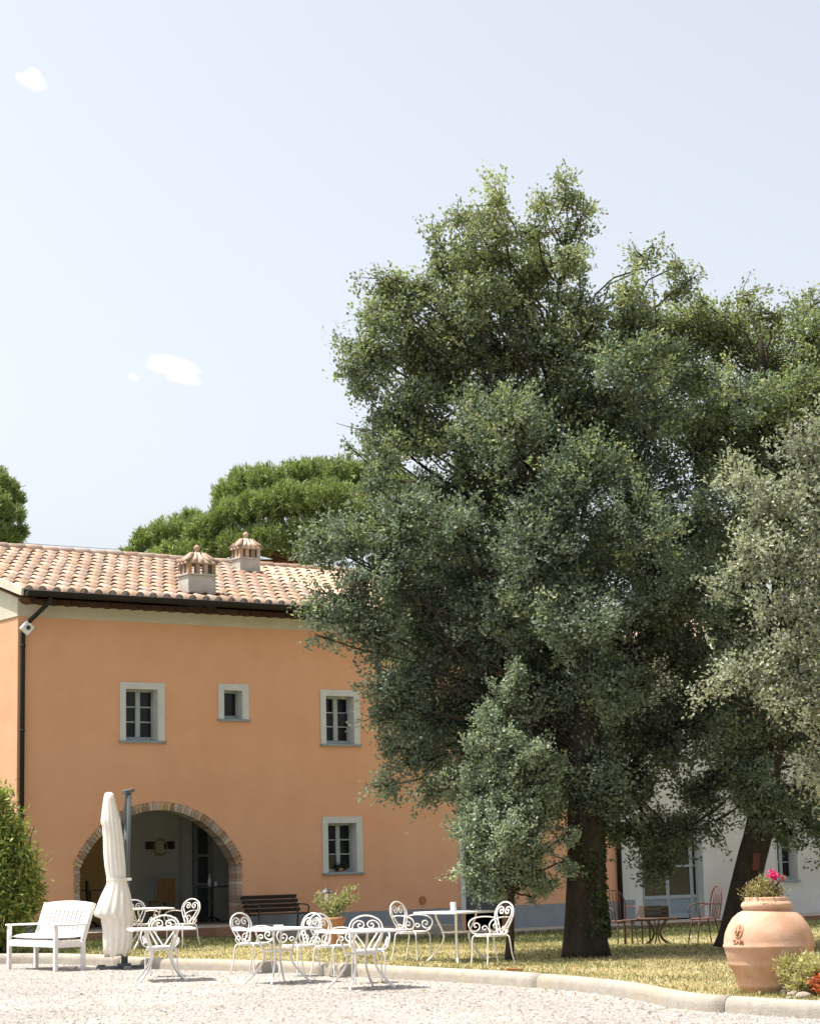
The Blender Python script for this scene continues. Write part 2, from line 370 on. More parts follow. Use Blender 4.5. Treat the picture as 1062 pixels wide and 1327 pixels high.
# ================================================================== farmhouse
FL = .25                                           # pavement level at the farmhouse
house = tag(empty('farmhouse', ORG, YAW), 'two storey orange stucco farmhouse with clay tile roof and brick arch', 'house')
ULEN, WDEP, WT = 14.72, 11.0, .30
AX0, AX1, ASP, ACR = 1.31, 4.75, 1.42, 2.51        # arch opening: jambs, springing, crown
hw = (AX1-AX0)/2; acx = (AX0+AX1)/2; rise = ACR-ASP; AR = (hw*hw+rise*rise)/(2*rise); acz = ACR-AR
th0 = math.asin((ASP-acz)/AR)
def arc(R, m): return [(acx+R*cos(pi-th0-(pi-2*th0)*i/m), acz+R*sin(pi-th0-(pi-2*th0)*i/m)) for i in range(m+1)]
RING = .17
windows = [  # opening u0,u1,z0,z1
    (2.27, 3.00, 3.86, 4.88, 2, 3), (4.48, 4.93, 4.32, 4.91, 1, 1), (6.92, 7.64, 3.85, 4.86, 2, 3), (6.92, 7.65, 1.21, 2.23, 2, 3)]
DOOR = (10.42, 11.62, FL, 2.45)
def rect(u0, u1, z0, z1): return [(u0, z0), (u1, z0), (u1, z1), (u0, z1)]
arch_hole = [(AX0-.09, -.2)] + [(AX0-.09, ASP)] + [((p[0]-acx)*1.0+acx, p[1]) for p in arc(AR+.10, 24)] + [(AX1+.09, ASP), (AX1+.09, -.2)]
EZ = 6.55
outer = [(0, -.5), (AX0-.09, -.5), (AX0-.09, -.2)] + arch_hole[1:-1] + [(AX1+.09, -.2), (AX1+.09, -.5), (DOOR[0], -.5), (DOOR[0], DOOR[3]), (DOOR[1], DOOR[3]), (DOOR[1], -.5), (ULEN, -.5), (ULEN, EZ), (0, EZ)]
wl = MB().poly_prism([outer]+[rect(*q[:4]) for q in windows], 0, WT)
wl.build('front_wall', M['stucco'], house)
RZ = 8.33                                          # ridge
PHI = math.atan2(RZ-6.60, 6.0)
gab = MB()
gv = [(0, 0.003, -.5), (0, WDEP, -.5), (0, WDEP, 6.62), (0, WDEP/2, RZ-.12), (0, .003, 6.55)]
gab.add(gv + [(.40, y, z) for _, y, z in gv], [(0, 1, 2, 3, 4), (9, 8, 7, 6, 5)] + [(i, 5+i, 5+(i+1) % 5, (i+1) % 5) for i in range(5)])
gab.build('gable_wall', M['stucco_side'], house).location = (-.002, 0, 0)
gab.build('gable_wall', M['stucco_side'], house).location = (ULEN-.40, 0, 0)
MB().box(.4, ULEN-.4, WDEP-.4, WDEP, -.5, 6.6).build('rear_wall', M['stucco'], house)
# cream frieze and blue plinth
fz = pf(200, 807)[1]
MB().box(-.022, ULEN, -.022, 0.0, 6.19, EZ-.01).build('frieze_band', M['cream'], house)
sb = MB(); sb.add([(-.024, 0, 6.19), (-.024, WDEP, 6.19), (-.024, WDEP, 6.62), (-.024, WDEP/2, RZ-.14), (-.024, 0, 6.54), (-.002, 0, 6.19), (-.002, WDEP, 6.19), (-.002, WDEP, 6.62), (-.002, WDEP/2, RZ-.14), (-.002, 0, 6.54)], [(0, 1, 2, 3, 4), (9, 8, 7, 6, 5)]+[(i, 5+i, 5+(i+1) % 5, (i+1) % 5) for i in range(5)])
sb.build('gable_band', M['cream'], house)
for a, b in ((0, AX0-.15), (AX1+.15, DOOR[0]-.12), (DOOR[1]+.12, ULEN)):
    MB().box(a, b, -.018, 0.0, -.3, .40).build('plinth_band', M['blue'], house)
# arch bricks: ring of voussoirs and jamb courses, each the depth of the wall
bm_v = MB().box(-.031, .031, -.012, WT+.002, 0, RING).mesh('voussoir'); bm_v.materials.append(M['brick'])
bm_j = MB().box(0, .13, -.012, WT+.002, 0, .058).mesh('jamb_brick'); bm_j.materials.append(M['brick'])
mo = MB()
ri, ro = arc(AR+.01, 30), arc(AR+RING-.012, 30)
mo.poly_prism([ri + ro[::-1]], .004, WT-.004); mo.build('arch_mortar', M['mortar'], house)
nb = 56
for i in range(nb):
    q = pi-th0-(pi-2*th0)*(i+.5)/nb
    j = random.uniform(-.006, .006)
    inst(bm_v, 'brick', house, (acx+AR*cos(q), j, acz+AR*sin(q)), (0, pi/2-q, 0), (random.uniform(.85, 1.06), 1, random.uniform(.93, 1.04)))
for side in (0, 1):
    z = FL; x0 = AX0-.13 if side == 0 else AX1
    MB().box(x0+.004 if side == 0 else AX1+.006, (AX0-.006) if side == 0 else AX1+.12, .004, WT-.004, -.2, ASP+.02).build('jamb_mortar', M['mortar'], house)
    while z < ASP-.01:
        if side == 0: inst(bm_j, 'brick', house, (x0+random.uniform(-.006, .012), random.uniform(-.004, .004), z), (0, 0, 0), (random.uniform(.9, 1.05), 1, 1))
        else: inst(bm_j, 'brick', house, (x0, random.uniform(-.004, .004), z), (0, 0, 0), (random.uniform(.93, 1.02), 1, 1))
        z += .071
# windows
def window(u0, u1, z0, z1, nc, nr, parent, y0=0.0, tw=.12, rec=.17, trim='trim', sashm='sash'):
    t = MB()
    o_, i_ = rect(u0-tw, u1+tw+.02, z0-.001, z1+tw), rect(u0, u1, z0, z1)
    t.box(u0-tw, u0, -.022, .0, z0, z1+tw); t.box(u1, u1+tw+.02, -.022, 0, z0, z1+tw); t.box(u0, u1, -.022, 0, z1, z1+tw)
    t.box(u0, u0+.012, -.022, rec+.1, z0, z1); t.box(u1-.012, u1, -.022, rec+.1, z0, z1); t.box(u0+.012, u1-.012, -.022, rec+.1, z1-.012, z1)
    wn = t.build('window', M[trim], parent); wn.location = (0, y0, 0)
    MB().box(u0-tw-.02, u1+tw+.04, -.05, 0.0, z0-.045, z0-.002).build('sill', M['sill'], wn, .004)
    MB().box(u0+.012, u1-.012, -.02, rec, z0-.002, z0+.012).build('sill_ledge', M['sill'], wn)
    s = MB(); y = rec; a, b, c, d = u0+.012, u1-.012, z0+.012, z1-.012; fw = .045
    s.box(a, a+fw, y, y+.05, c, d); s.box(b-fw, b, y, y+.05, c, d); s.box(a+fw, b-fw, y, y+.05, c, c+fw*1.5); s.box(a+fw, b-fw, y, y+.05, d-fw, d)
    if nc == 2: m = (a+b)/2; s.box(m-.05, m+.05, y-.012, y+.05, c+fw*1.5, d-fw)
    xs = [(a+fw, b-fw)] if nc == 1 else [(a+fw, (a+b)/2-.05), ((a+b)/2+.05, b-fw)]
    zc0, zc1 = c+fw*1.5, d-fw
    for x0, x1 in xs:
        for r in range(1, nr):
            zz = zc0+(zc1-zc0)*r/nr; s.box(x0, x1, y+.008, y+.042, zz-.013, zz+.013)
    s.build('sash', M[sashm], wn, .003)
    for x0, x1 in xs:
        for r in range(nr):
            za, zb = zc0+(zc1-zc0)*r/nr+.01, zc0+(zc1-zc0)*(r+1)/nr-.01
            p = MB().box(x0, x1, -.003, .003, 0, zb-za).build('pane', M['glass'], wn); p.location = (0, y+.028, za)
            p.rotation_euler = (random.uniform(-.008, .008), 0, random.uniform(-.008, .008))
    MB().box(u0-.3, u1+.3, .42, .46, z0-.3, z1+.3).build('room_blind', M['slate_door'], wn)
    return wn
for wd in windows: window(*wd, house)
# small plant on the lower sill is a thing of its own (built further down)
# door behind the young tree
d0, d1, dz0, dz1 = DOOR
dr = MB(); dr.box(d0-.13, d0, -.022, .22, dz0, dz1+.13); dr.box(d1, d1+.13, -.022, .22, dz0, dz1+.13); dr.box(d0, d1, -.022, .22, dz1, dz1+.13)
door = dr.build('door', M['trim'], house)
MB().box(d0, d1, .2, .26, dz0, dz1).build('door_leaf', M['slate_door'], door)
for k in range(2):
    m0 = d0+.08+k*.56; MB().box(m0, m0+.46, .188, .2, dz0+.75, dz1-.12).build('pane', M['glass'], door)
# ------- loggia behind the arch
LD = 3.0
lg = MB()
gu0 = pf(150, 1120, LD)[0]
MB().box(gu0, 7.4, LD, LD+.1, -.2, 3.3).build('loggia_back_wall', M['loggia'], house)
MB().box(.42, gu0, LD-.004, LD+.1, -.2, 3.3).build('loggia_ochre_wall', M['ochre'], house)
MB().box(7.4, 7.5, WT, LD, -.2, 3.3).build('loggia_side_wall', M['loggia'], house)
MB().box(.42, 7.5, WT, LD, 3.0, 3.1).build('loggia_ceiling', M['loggia'], house)
MB().box(AX0-.12, AX1+.12, -.03, WT+.01, -.3, FL+.004).build('threshold', M['pave'], house)
MB().box(.42, 7.4, WT, LD, -.3, FL).build('loggia_floor', M['pave'], house)
pu = pf(239, 1100, LD)[0]
MB().box(pu-.14, pu+.10, LD-.16, LD, FL, 3.0).build('loggia_pilaster', M['loggia'], house)
ua, ub = pf(251, 1100, LD)[0], pf(271, 1100, LD)[0]
ld = MB().box(ua-.04, ua+.06, LD-.06, LD-.004, FL, 2.62); ld.box(ub-.06, ub+.04, LD-.06, LD-.004, FL, 2.62); ld.box(ua+.06, ub-.06, LD-.06, LD-.004, 2.5, 2.62)
ldo = ld.build('inner_door', M['sash'], house)
MB().box(ua+.06, ub-.06, LD-.05, LD-.01, FL, 2.5).build('door_leaf', M['slate_door'], ldo)
for zz in (FL+.75, FL+1.35, FL+1.95): MB().box(ua+.06, ub-.06, LD-.065, LD-.05, zz, zz+.05).build('rail', M['sash'], ldo)
# ------- roof
CP, SP = cos(PHI), sin(PHI); OV = .5
def roofpt(u, s, h=0.0): return Vector((u, -OV+s*CP-h*SP, 6.60+s*SP+h*CP))
SL = (WDEP/2+OV)/CP
dk = MB()
for sgn in (1, -1):
    A = [roofpt(-.13, 0, -.05), roofpt(ULEN+.1, 0, -.05), roofpt(ULEN+.1, SL, -.05), roofpt(-.13, SL, -.05)]
    B = [roofpt(-.13, 0, -.001), roofpt(ULEN+.1, 0, -.001), roofpt(ULEN+.1, SL, -.001), roofpt(-.13, SL, -.001)]
    P = A+B
    if sgn < 0: P = [Vector((p.x, WDEP-p.y, p.z)) for p in P]
    dk.add(P, [(0, 3, 2, 1), (4, 5, 6, 7), (0, 1, 5, 4), (1, 2, 6, 5), (2, 3, 7, 6), (3, 0, 4, 7)])
roof = dk.build('roof', M['deck'], house)
PIT, ROWS = .295, 11; EXPO = SL/ROWS
def coppo(L, r0, r1, th=.016, n=6):
    mb = MB(); vs_ = []
    for y, r in ((0, r0), (L, r1)):
        for rr in (r, r-th):
            for i in range(n+1):
                q = pi*i/n; vs_.append((rr*cos(q), y, rr*sin(q)*.92))
    k = n+1
    fs = [(i, i+1, 2*k+i+1, 2*k+i) for i in range(n)] + [(k+i+1, k+i, 3*k+i, 3*k+i+1) for i in range(n)] + [(i+1, i, k+i, k+i+1) for i in range(n)]
    mb.add(vs_, fs, True)
    for i in range(2*n, 3*n): mb.sm[i] = False
    return mb
cm = coppo(EXPO+.07, .096, .086, .014).mesh('cover_tile'); cm.materials.append(M['tile'])
pm_ = MB(); vs_ = []; LP = EXPO+.06
for y in (0, LP):
    for dz in (0, -.016):
        for i in range(7): q = pi+pi*i/6; vs_.append((.112*cos(q), y, .075*sin(q)+.066+dz))
pm_.add(vs_, [(i, i+1, 15+i, 14+i) for i in range(6)]+[(8+i, 7+i, 21+i, 22+i) for i in range(6)]+[(i+1, i, 7+i, 8+i) for i in range(6)], True)
pm = pm_.mesh('pan_tile'); pm.materials.append(M['tile_pan'])
pl_ = MB(); pl_.add([(.084*cos(pi*i/8), 0, .078*sin(pi*i/8)) for i in range(9)]+[(.084*cos(pi*i/8), .06, .078*sin(pi*i/8)) for i in range(9)], [tuple(range(9)), tuple(reversed(range(9, 18)))]+[(i, 9+i, 10+i, i+1) for i in range(8)])
plg = pl_.mesh('mortar_plug'); plg.materials.append(M['concrete'])
ch_spots = []
for px, py in ((244, 770), (318, 742)):            # foot of each chimney's front corner on the roof plane
    d = ray(px, py); Nw = -SP*NA + np.array([0, 0, CP]); P0 = ORG+NA*(-OV)+np.array([0, 0, 6.66])
    t = ((P0-CAM)@Nw)/(d@Nw); P = CAM+t*d; v = P-ORG; ch_spots.append((v@UA, v@NA, P[2]))
ncol = int((ULEN+.2)/PIT)+1; far = []; farp = []
for c in range(ncol+1):
    for r in range(ROWS):
        u = -.05+c*PIT; tiltc = math.atan2(.024, EXPO)
        jit = (random.uniform(-.012, .012), random.uniform(-.02, .02))
        rot = (PHI-tiltc+random.uniform(-.006, .006), random.uniform(-.03, .03), random.uniform(-.02, .02))
        p = roofpt(u+jit[0], r*EXPO-.03+jit[1], .045)
        pp = roofpt(u+PIT/2+jit[0]*.5, (r+.5)*EXPO-.05+jit[1]*.5 if r else -.05, .030)
        if r == 0 and c <= 26: inst(plg, 'mortar_plug', roof, p+Vector((0, .012, .002)), rot)
        if c <= 26:
            inst(cm, 'cover_tile', roof, p, rot); inst(pm, 'pan_tile', roof, pp, (PHI-math.atan2(.018, EXPO), 0, random.uniform(-.01, .01)))
        else: far.append((p, rot)); farp.append((pp, (PHI-math.atan2(.018, EXPO), 0, 0)))
def joined(src, places, name, parent, material):
    from mathutils import Euler
    V = np.array([v.co[:] for v in src.vertices]); Fc = [tuple(p.vertices) for p in src.polygons]; mb = MB()
    for p, r in places:
        Mx = np.array(Euler(r).to_matrix()); mb.add(V@Mx.T+np.array(p), Fc)
    return tag(mb.build(name, material, parent, fix=False), kind='stuff')
joined(cm, far, 'further_tiles', roof, M['tile']); joined(pm, farp, 'further_pan_tiles', roof, M['tile_pan'])
# rear slope as joined tiles is never seen; it keeps the plain deck.  Ridge tiles:
rm = coppo(.46, .15, .13, .02, 6).mesh('ridge_tile'); rm.materials.append(M['tile'])
u = -.2
while u < ULEN:
    o = inst(rm, 'ridge_tile', roof, (u+.43+random.uniform(-.01, .01), WDEP/2+random.uniform(-.015, .015), RZ+.045+random.uniform(-.008, .008)), (random.uniform(-.02, .02), random.uniform(-.015, .015), pi/2)); u += .40
# verge boards on the gable
for sgn in (1, -1):
    a, b = roofpt(-.15, -.02, .0), roofpt(-.15, SL+.0, .0)
    if sgn < 0: a.y, b.y = WDEP-a.y, WDEP-b.y
    MB().bar(a, b, .05, .15).build('verge_board', M['cream'], roof)
# eave: rounded tiles seen from below, gutter, downpipe
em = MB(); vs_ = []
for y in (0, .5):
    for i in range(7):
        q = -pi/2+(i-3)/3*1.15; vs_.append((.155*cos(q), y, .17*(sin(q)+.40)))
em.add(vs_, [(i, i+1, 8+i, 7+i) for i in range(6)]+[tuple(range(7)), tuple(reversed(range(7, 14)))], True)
emm = em.mesh('eave_tile'); emm.materials.append(M['tile_dark'])  # shading under the eave put into the dark tile colour
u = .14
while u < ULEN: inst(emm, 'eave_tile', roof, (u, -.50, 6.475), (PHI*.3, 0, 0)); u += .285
g = MB(); pts = []
gy, gz, gr = -.61, 6.60, .10
prof_g = [(gy+gr*cos(pi+pi*i/8), gz+gr*sin(pi+pi*i/8)) for i in range(9)]; prof_g += [(gy+(gr-.008)*cos(2*pi-pi*i/8), gz+(gr-.008)*sin(2*pi-pi*i/8)) for i in range(9)]
vs_ = [(x, y, z) for x in (-.12, ULEN+.1) for y, z in prof_g]; q = len(prof_g)
g.add(vs_, [(i, (i+1) % q, q+(i+1) % q, q+i) for i in range(q)]+[tuple(reversed(range(9))), tuple(q+i for i in range(9))], False)
g.tube([(-.12, gy-gr, gz), (ULEN+.1, gy-gr, gz)], .011, 6)
gut = g.build('gutter', M['gutter'], house)
for k in range(18): MB().tube([(.4+k*.83, gy, gz-gr-.004), (.4+k*.83, gy+.2, gz-.02), (.4+k*.83, -.09, gz-.02)], .011, 5).build('bracket', M['gutter'], gut)
dp = MB().tube([(.38, gy, gz-gr+.01), (.38, gy, gz-gr-.07), (.33, gy+.05, gz-gr-.13), (.10, -.14, gz-.58), (.07, -.075, gz-.68), (.07, -.07, gz-.8), (.07, -.07, .3)], .046, 10).build('downpipe', M['gutter'], house)
for zz in (5.6, 4.0, 2.4, .9): MB().lathe([(.056, zz), (.056, zz+.035)], 10, (.07, -.07)).build('pipe_clip', M['gutter'], dp)
u_, z_ = pf(27, 815); jb = MB().box(-.10, .10, -.05, .05, -.10, .10).build('floodlight', M['white_plastic'], house, .012); jb.location = (.10, -.18, z_); jb.rotation_euler = (0, radians(40), 0)
MB().tube([(0, -.06, 0), (0, -.075, 0)], .045, 12).build('lens', M['glass_pale'], jb)
# ------- chimneys
def chimney(u, y, z, w, d, hb):
    m = MB().box(0, w, 0, d, -.45, hb); c = m.build('chimney', M['concrete'], house, .008); c.location = (u, y, z)
    MB().box(-.03, w+.03, -.03, d+.03, hb, hb+.035).build('ledge', M['concrete'], c, .006)
    zt = hb+.035; ph = .20; k = 4
    for i in range(k):
        for j in range(2):
            x = .0+i*(w-.085)/(k-1); yy = 0 if j == 0 else d-.085
            MB().box(x, x+.085, yy, yy+.085, zt, zt+ph).build('pillar', M['brick'], c)
    for j in (0, 1): MB().box(0 if j == 0 else w-.085, .085 if j == 0 else w, d/2-.05, d/2+.05, zt, zt+ph).build('pillar', M['brick'], c)
    zr = zt+ph; ov = .035
    MB().box(-ov, w+ov, -ov, d+ov, zr, zr+.03).build('cap_slab', M['tile'], c)
    hip = .24; ap = [(w/2-.13, d/2-.06), (w/2+.13, d/2-.06), (w/2+.13, d/2+.06), (w/2-.13, d/2+.06)]
    base = [(-ov, -ov), (w+ov, -ov), (w+ov, d+ov), (-ov, d+ov)]
    MB().add([(*p, zr+.03) for p in base]+[(*p, zr+hip) for p in ap], [(0, 1, 5, 4), (1, 2, 6, 5), (2, 3, 7, 6), (3, 0, 4, 7), (4, 5, 6, 7)]).build('hip_roof', M['tile'], c)
    for f in range(4):                                   # small cap tiles running down the hips
        A0, A1 = Vector((*base[f], zr+.03)), Vector((*base[(f+1) % 4], zr+.03)); B0, B1 = Vector((*ap[f], zr+hip)), Vector((*ap[(f+1) % 4], zr+hip))
        nt_ = 4 if f % 2 == 0 else 3
        for i in range(nt_+1):
            a_ = A0.lerp(A1, i/nt_); b_ = B0.lerp(B1, i/nt_)
            MB().tube([a_, a_.lerp(b_, .5), a_.lerp(b_, .52), b_], [.045, .04, .032, .03], 6).build('cap_tile', M['tile'], c)
    fz_ = zr+hip
    MB().lathe([(.05, fz_-.02), (.055, fz_+.02), (.035, fz_+.05), (.06, fz_+.085), (.065, fz_+.12), (.045, fz_+.155), (.012, fz_+.18)], 12, (w/2, d/2)).build('finial', M['tile'], c)
    return c
u1, y1, z1 = ch_spots[0]; chimney(u1-.0, y1, z1, .64, .42, .40)
u2, y2, z2 = ch_spots[1]; chimney(u2-.14, y2, z2, .54, .38, .32)
# lead flashing below the chimneys is tile-coloured mortar
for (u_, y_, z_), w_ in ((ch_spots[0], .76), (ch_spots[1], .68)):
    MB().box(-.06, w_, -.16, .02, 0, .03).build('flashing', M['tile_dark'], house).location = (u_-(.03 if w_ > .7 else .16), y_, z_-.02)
# ------- wall vent
u_, z_ = pf(547, 1167); MB().tube([(u_, -.03, z_), (u_, .0, z_)], .085, 14).build('wall_vent', M['terracotta_dark'], house)

# ================================================================== white wing
WU = 14.76
wing = tag(empty('white_wing', ORG+UA*WU, YAW), 'white stucco wing with grey glazed doors behind the big trees', 'house')
def wu(px, py): a, b = pf(px, py); return a-WU, b
F2 = -.07
fd = (.66, 2.66, F2+.02, 2.42)
rwn = (wu(1004, 1100)[0]+.02, wu(1004, 1100)[0]+.72, .74, 1.92)
WL = 12.0
outer = [(0, -.6), (fd[0], -.6), (fd[0], fd[3]), (fd[1], fd[3]), (fd[1], -.6), (WL, -.6), (WL, 6.1), (0, 6.1)]
up_w = [(1.2, 1.95, 3.5, 4.6), (5.0, 5.75, 3.5, 4.6)]
MB().poly_prism([outer, rect(*rwn)]+[rect(*q) for q in up_w], 0, .45).build('front_wall', M['white_wall'], wing)
MB().box(WL-.45, WL, .452, 9.6, -.6, 6.1).build('side_wall', M['white_wall'], wing)
MB().box(0, WL-.452, 9.15, 9.6, -.6, 6.1).build('rear_wall', M['white_wall'], wing)
MB().box(0, fd[0]-.2, -.015, 0, F2, .42).build('plinth_band', M['blue'], wing)
window(*rwn, 2, 3, wing, tw=.02, rec=.22, trim='white_wall'); 
for q in up_w: window(*q, 2, 3, wing, tw=.1, rec=.2)
g = MB(); a, b, c, d = fd
g.box(a, a+.05, .0, .28, c, d); g.box(b-.05, b, .0, .28, c, d); g.box(a+.05, b-.05, 0, .28, d-.05, d)
fdoor = g.build('glazed_door', M['trim'], wing)
cols = [(a+.05, a+.24), (a+.24, (a+b)/2), ((a+b)/2, b-.24), (b-.24, b-.05)]
for x0, x1 in cols:
    lf = MB(); y = .2; s = .05
    lf.box(x0+.004, x0+s, y, y+.05, c, d-.05); lf.box(x1-s, x1-.004, y, y+.05, c, d-.05)
    for za, zb in ((c, c+.1), (.40, .48), (1.12, 1.17), (d-.13, d-.05)): lf.box(x0+s, x1-s, y, y+.05, za, zb)
    L_ = lf.build('door_leaf', M['sash'], fdoor, .003)
    MB().box(x0+s, x1-s, y+.02, y+.04, c+.1, .40).build('panel', M['door_panel'], fdoor)
    for za, zb in ((.48, 1.12), (1.17, d-.13)): MB().box(x0+s, x1-s, y+.022, y+.03, za, zb).build('pane', M['glass'], fdoor)
MB().tube([((a+b)/2+.03, .19, 1.0), ((a+b)/2+.03, .14, 1.0), ((a+b)/2+.13, .14, 1.0)], .010, 6).build('handle', M['black_iron'], fdoor)
MB().box(a, b, .45, .5, c, d).build('room_blind', M['slate_door'], fdoor)
rf = MB(); 
for sgn in (1, -1):
    P = [(-.1, -.5, 6.1), (WL+.2, -.5, 6.1), (WL+.2, 4.8, 7.5), (-.1, 4.8, 7.5), (-.1, -.5, 6.2), (WL+.2, -.5, 6.2), (WL+.2, 4.8, 7.6), (-.1, 4.8, 7.6)]
    if sgn < 0: P = [(x, 9.6-y, z) for x, y, z in P]
    rf.add(P, [(0, 3, 2, 1), (4, 5, 6, 7), (0, 1, 5, 4), (1, 2, 6, 5), (2, 3, 7, 6), (3, 0, 4, 7)])
wroof = rf.build('roof', M['deck'], wing)
ph2 = atan2(1.4, 5.3); pl = []
for c_ in range(int(WL/PIT)+1):
    for r in range(11): pl.append((Vector((c_*PIT, -.5+r*.5*cos(ph2), 6.215+r*.5*sin(ph2))), (ph2-.04, random.uniform(-.03, .03), random.uniform(-.02, .02))))
joined(cm, pl, 'roof_tiles', wroof, M['tile'])
MB().tube([(-.02, -.08, 6.2), (-.02, -.08, F2)], .055, 10).build('downpipe', M['gutter'], wing)
MB().box(7.5, WL, -.014, 0, F2, .30).build('plinth_band', M['blue'], wing)

# pavements
pv = MB().box(-.5, 5.06, -1.3, .28, -.4, FL-.002)
po = pv.build('pavement', M['pave']); po.location = ORG; po.rotation_euler = (0, 0, YAW); tag(po, 'narrow paved walk along the orange wall', 'pavement', kind='structure')
u = -.5; ed = MB().box(0, .395, -1.325, -1.302, -.4, FL+.002).mesh('edging_brick'); ed.materials.append(M['pave_edge'])
while u < 4.7: inst(ed, 'edging_brick', po, (u, random.uniform(-.003, .003), 0)); u += .4
pv = MB().box(5.07-WU, 9.6-WU, -1.0, .28, -.6, .08); p3 = pv.build('pavement', M['pave']); p3.location = ORG+UA*WU; p3.rotation_euler = (0, 0, YAW); tag(p3, 'grey paved strip under the dark wooden bench', 'pavement', kind='structure')
pv = MB().box(9.61-WU, -.004, -1.3, .28, -.6, -.09); p3 = pv.build('pavement', M['pave']); p3.location = ORG+UA*WU; p3.rotation_euler = (0, 0, YAW); tag(p3, 'sunken grey paved strip before the door behind the young tree', 'pavement', kind='structure')
pv = MB().box(0, WL, -1.5, -.001, -.6, F2); p2 = pv.build('pavement', M['pave']); p2.location = ORG+UA*(WU+.0); p2.rotation_euler = (0, 0, YAW); tag(p2, 'low paved walk along the white wing', 'pavement', kind='structure')
u = 0
while u < WL-.4: inst(ed, 'edging_brick', p2, (u, -.2+random.uniform(-.003, .003), F2-FL)); u += .4

# ================================================================== vegetation
def unit(v): return v/np.maximum(np.linalg.norm(v, axis=-1, keepdims=True), 1e-9)
def leaf_quads(P, D, L, W, sag=.15, face=None):
    """one folded diamond leaf per point P, pointing along D"""
    N = len(P); D = unit(D); S = unit(np.cross(D, unit(rng.normal(size=(N, 3))+1e-6)) if face is None else np.cross(face, D)+1e-6); Nn = np.cross(D, S)
    L = L[:, None]; W = W[:, None]
    mid = P + D*L*.45
    V = np.stack([P, mid+S*W*.5+Nn*W*sag, P+D*L, mid-S*W*.5+Nn*W*sag], 1)
    return V
def tint(n, cols, wts, jit=.11):
    cols = np.array(cols); idx = rng.choice(len(cols), n, p=np.array(wts)/sum(wts))
    c = cols[idx]*(1+rng.normal(0, jit, (n, 1)))*(1+rng.normal(0, jit*.35, (n, 3)))
    return np.clip(c, .004, .9)
def limb_path(a, b, k=6, sag=.15, wig=.11):
    a, b = np.array(a, float), np.array(b, float); d = b-a; L = np.linalg.norm(d)
    c = a + d*.45 + np.array([0, 0, L*sag]); pts = []
    for i in range(k+1):
        t = i/k; p = (1-t)**2*a+2*t*(1-t)*c+t*t*b
        if 0 < i < k: p = p + rng.normal(0, wig*L/k*1.5, 3)
        pts.append(p)
    return pts

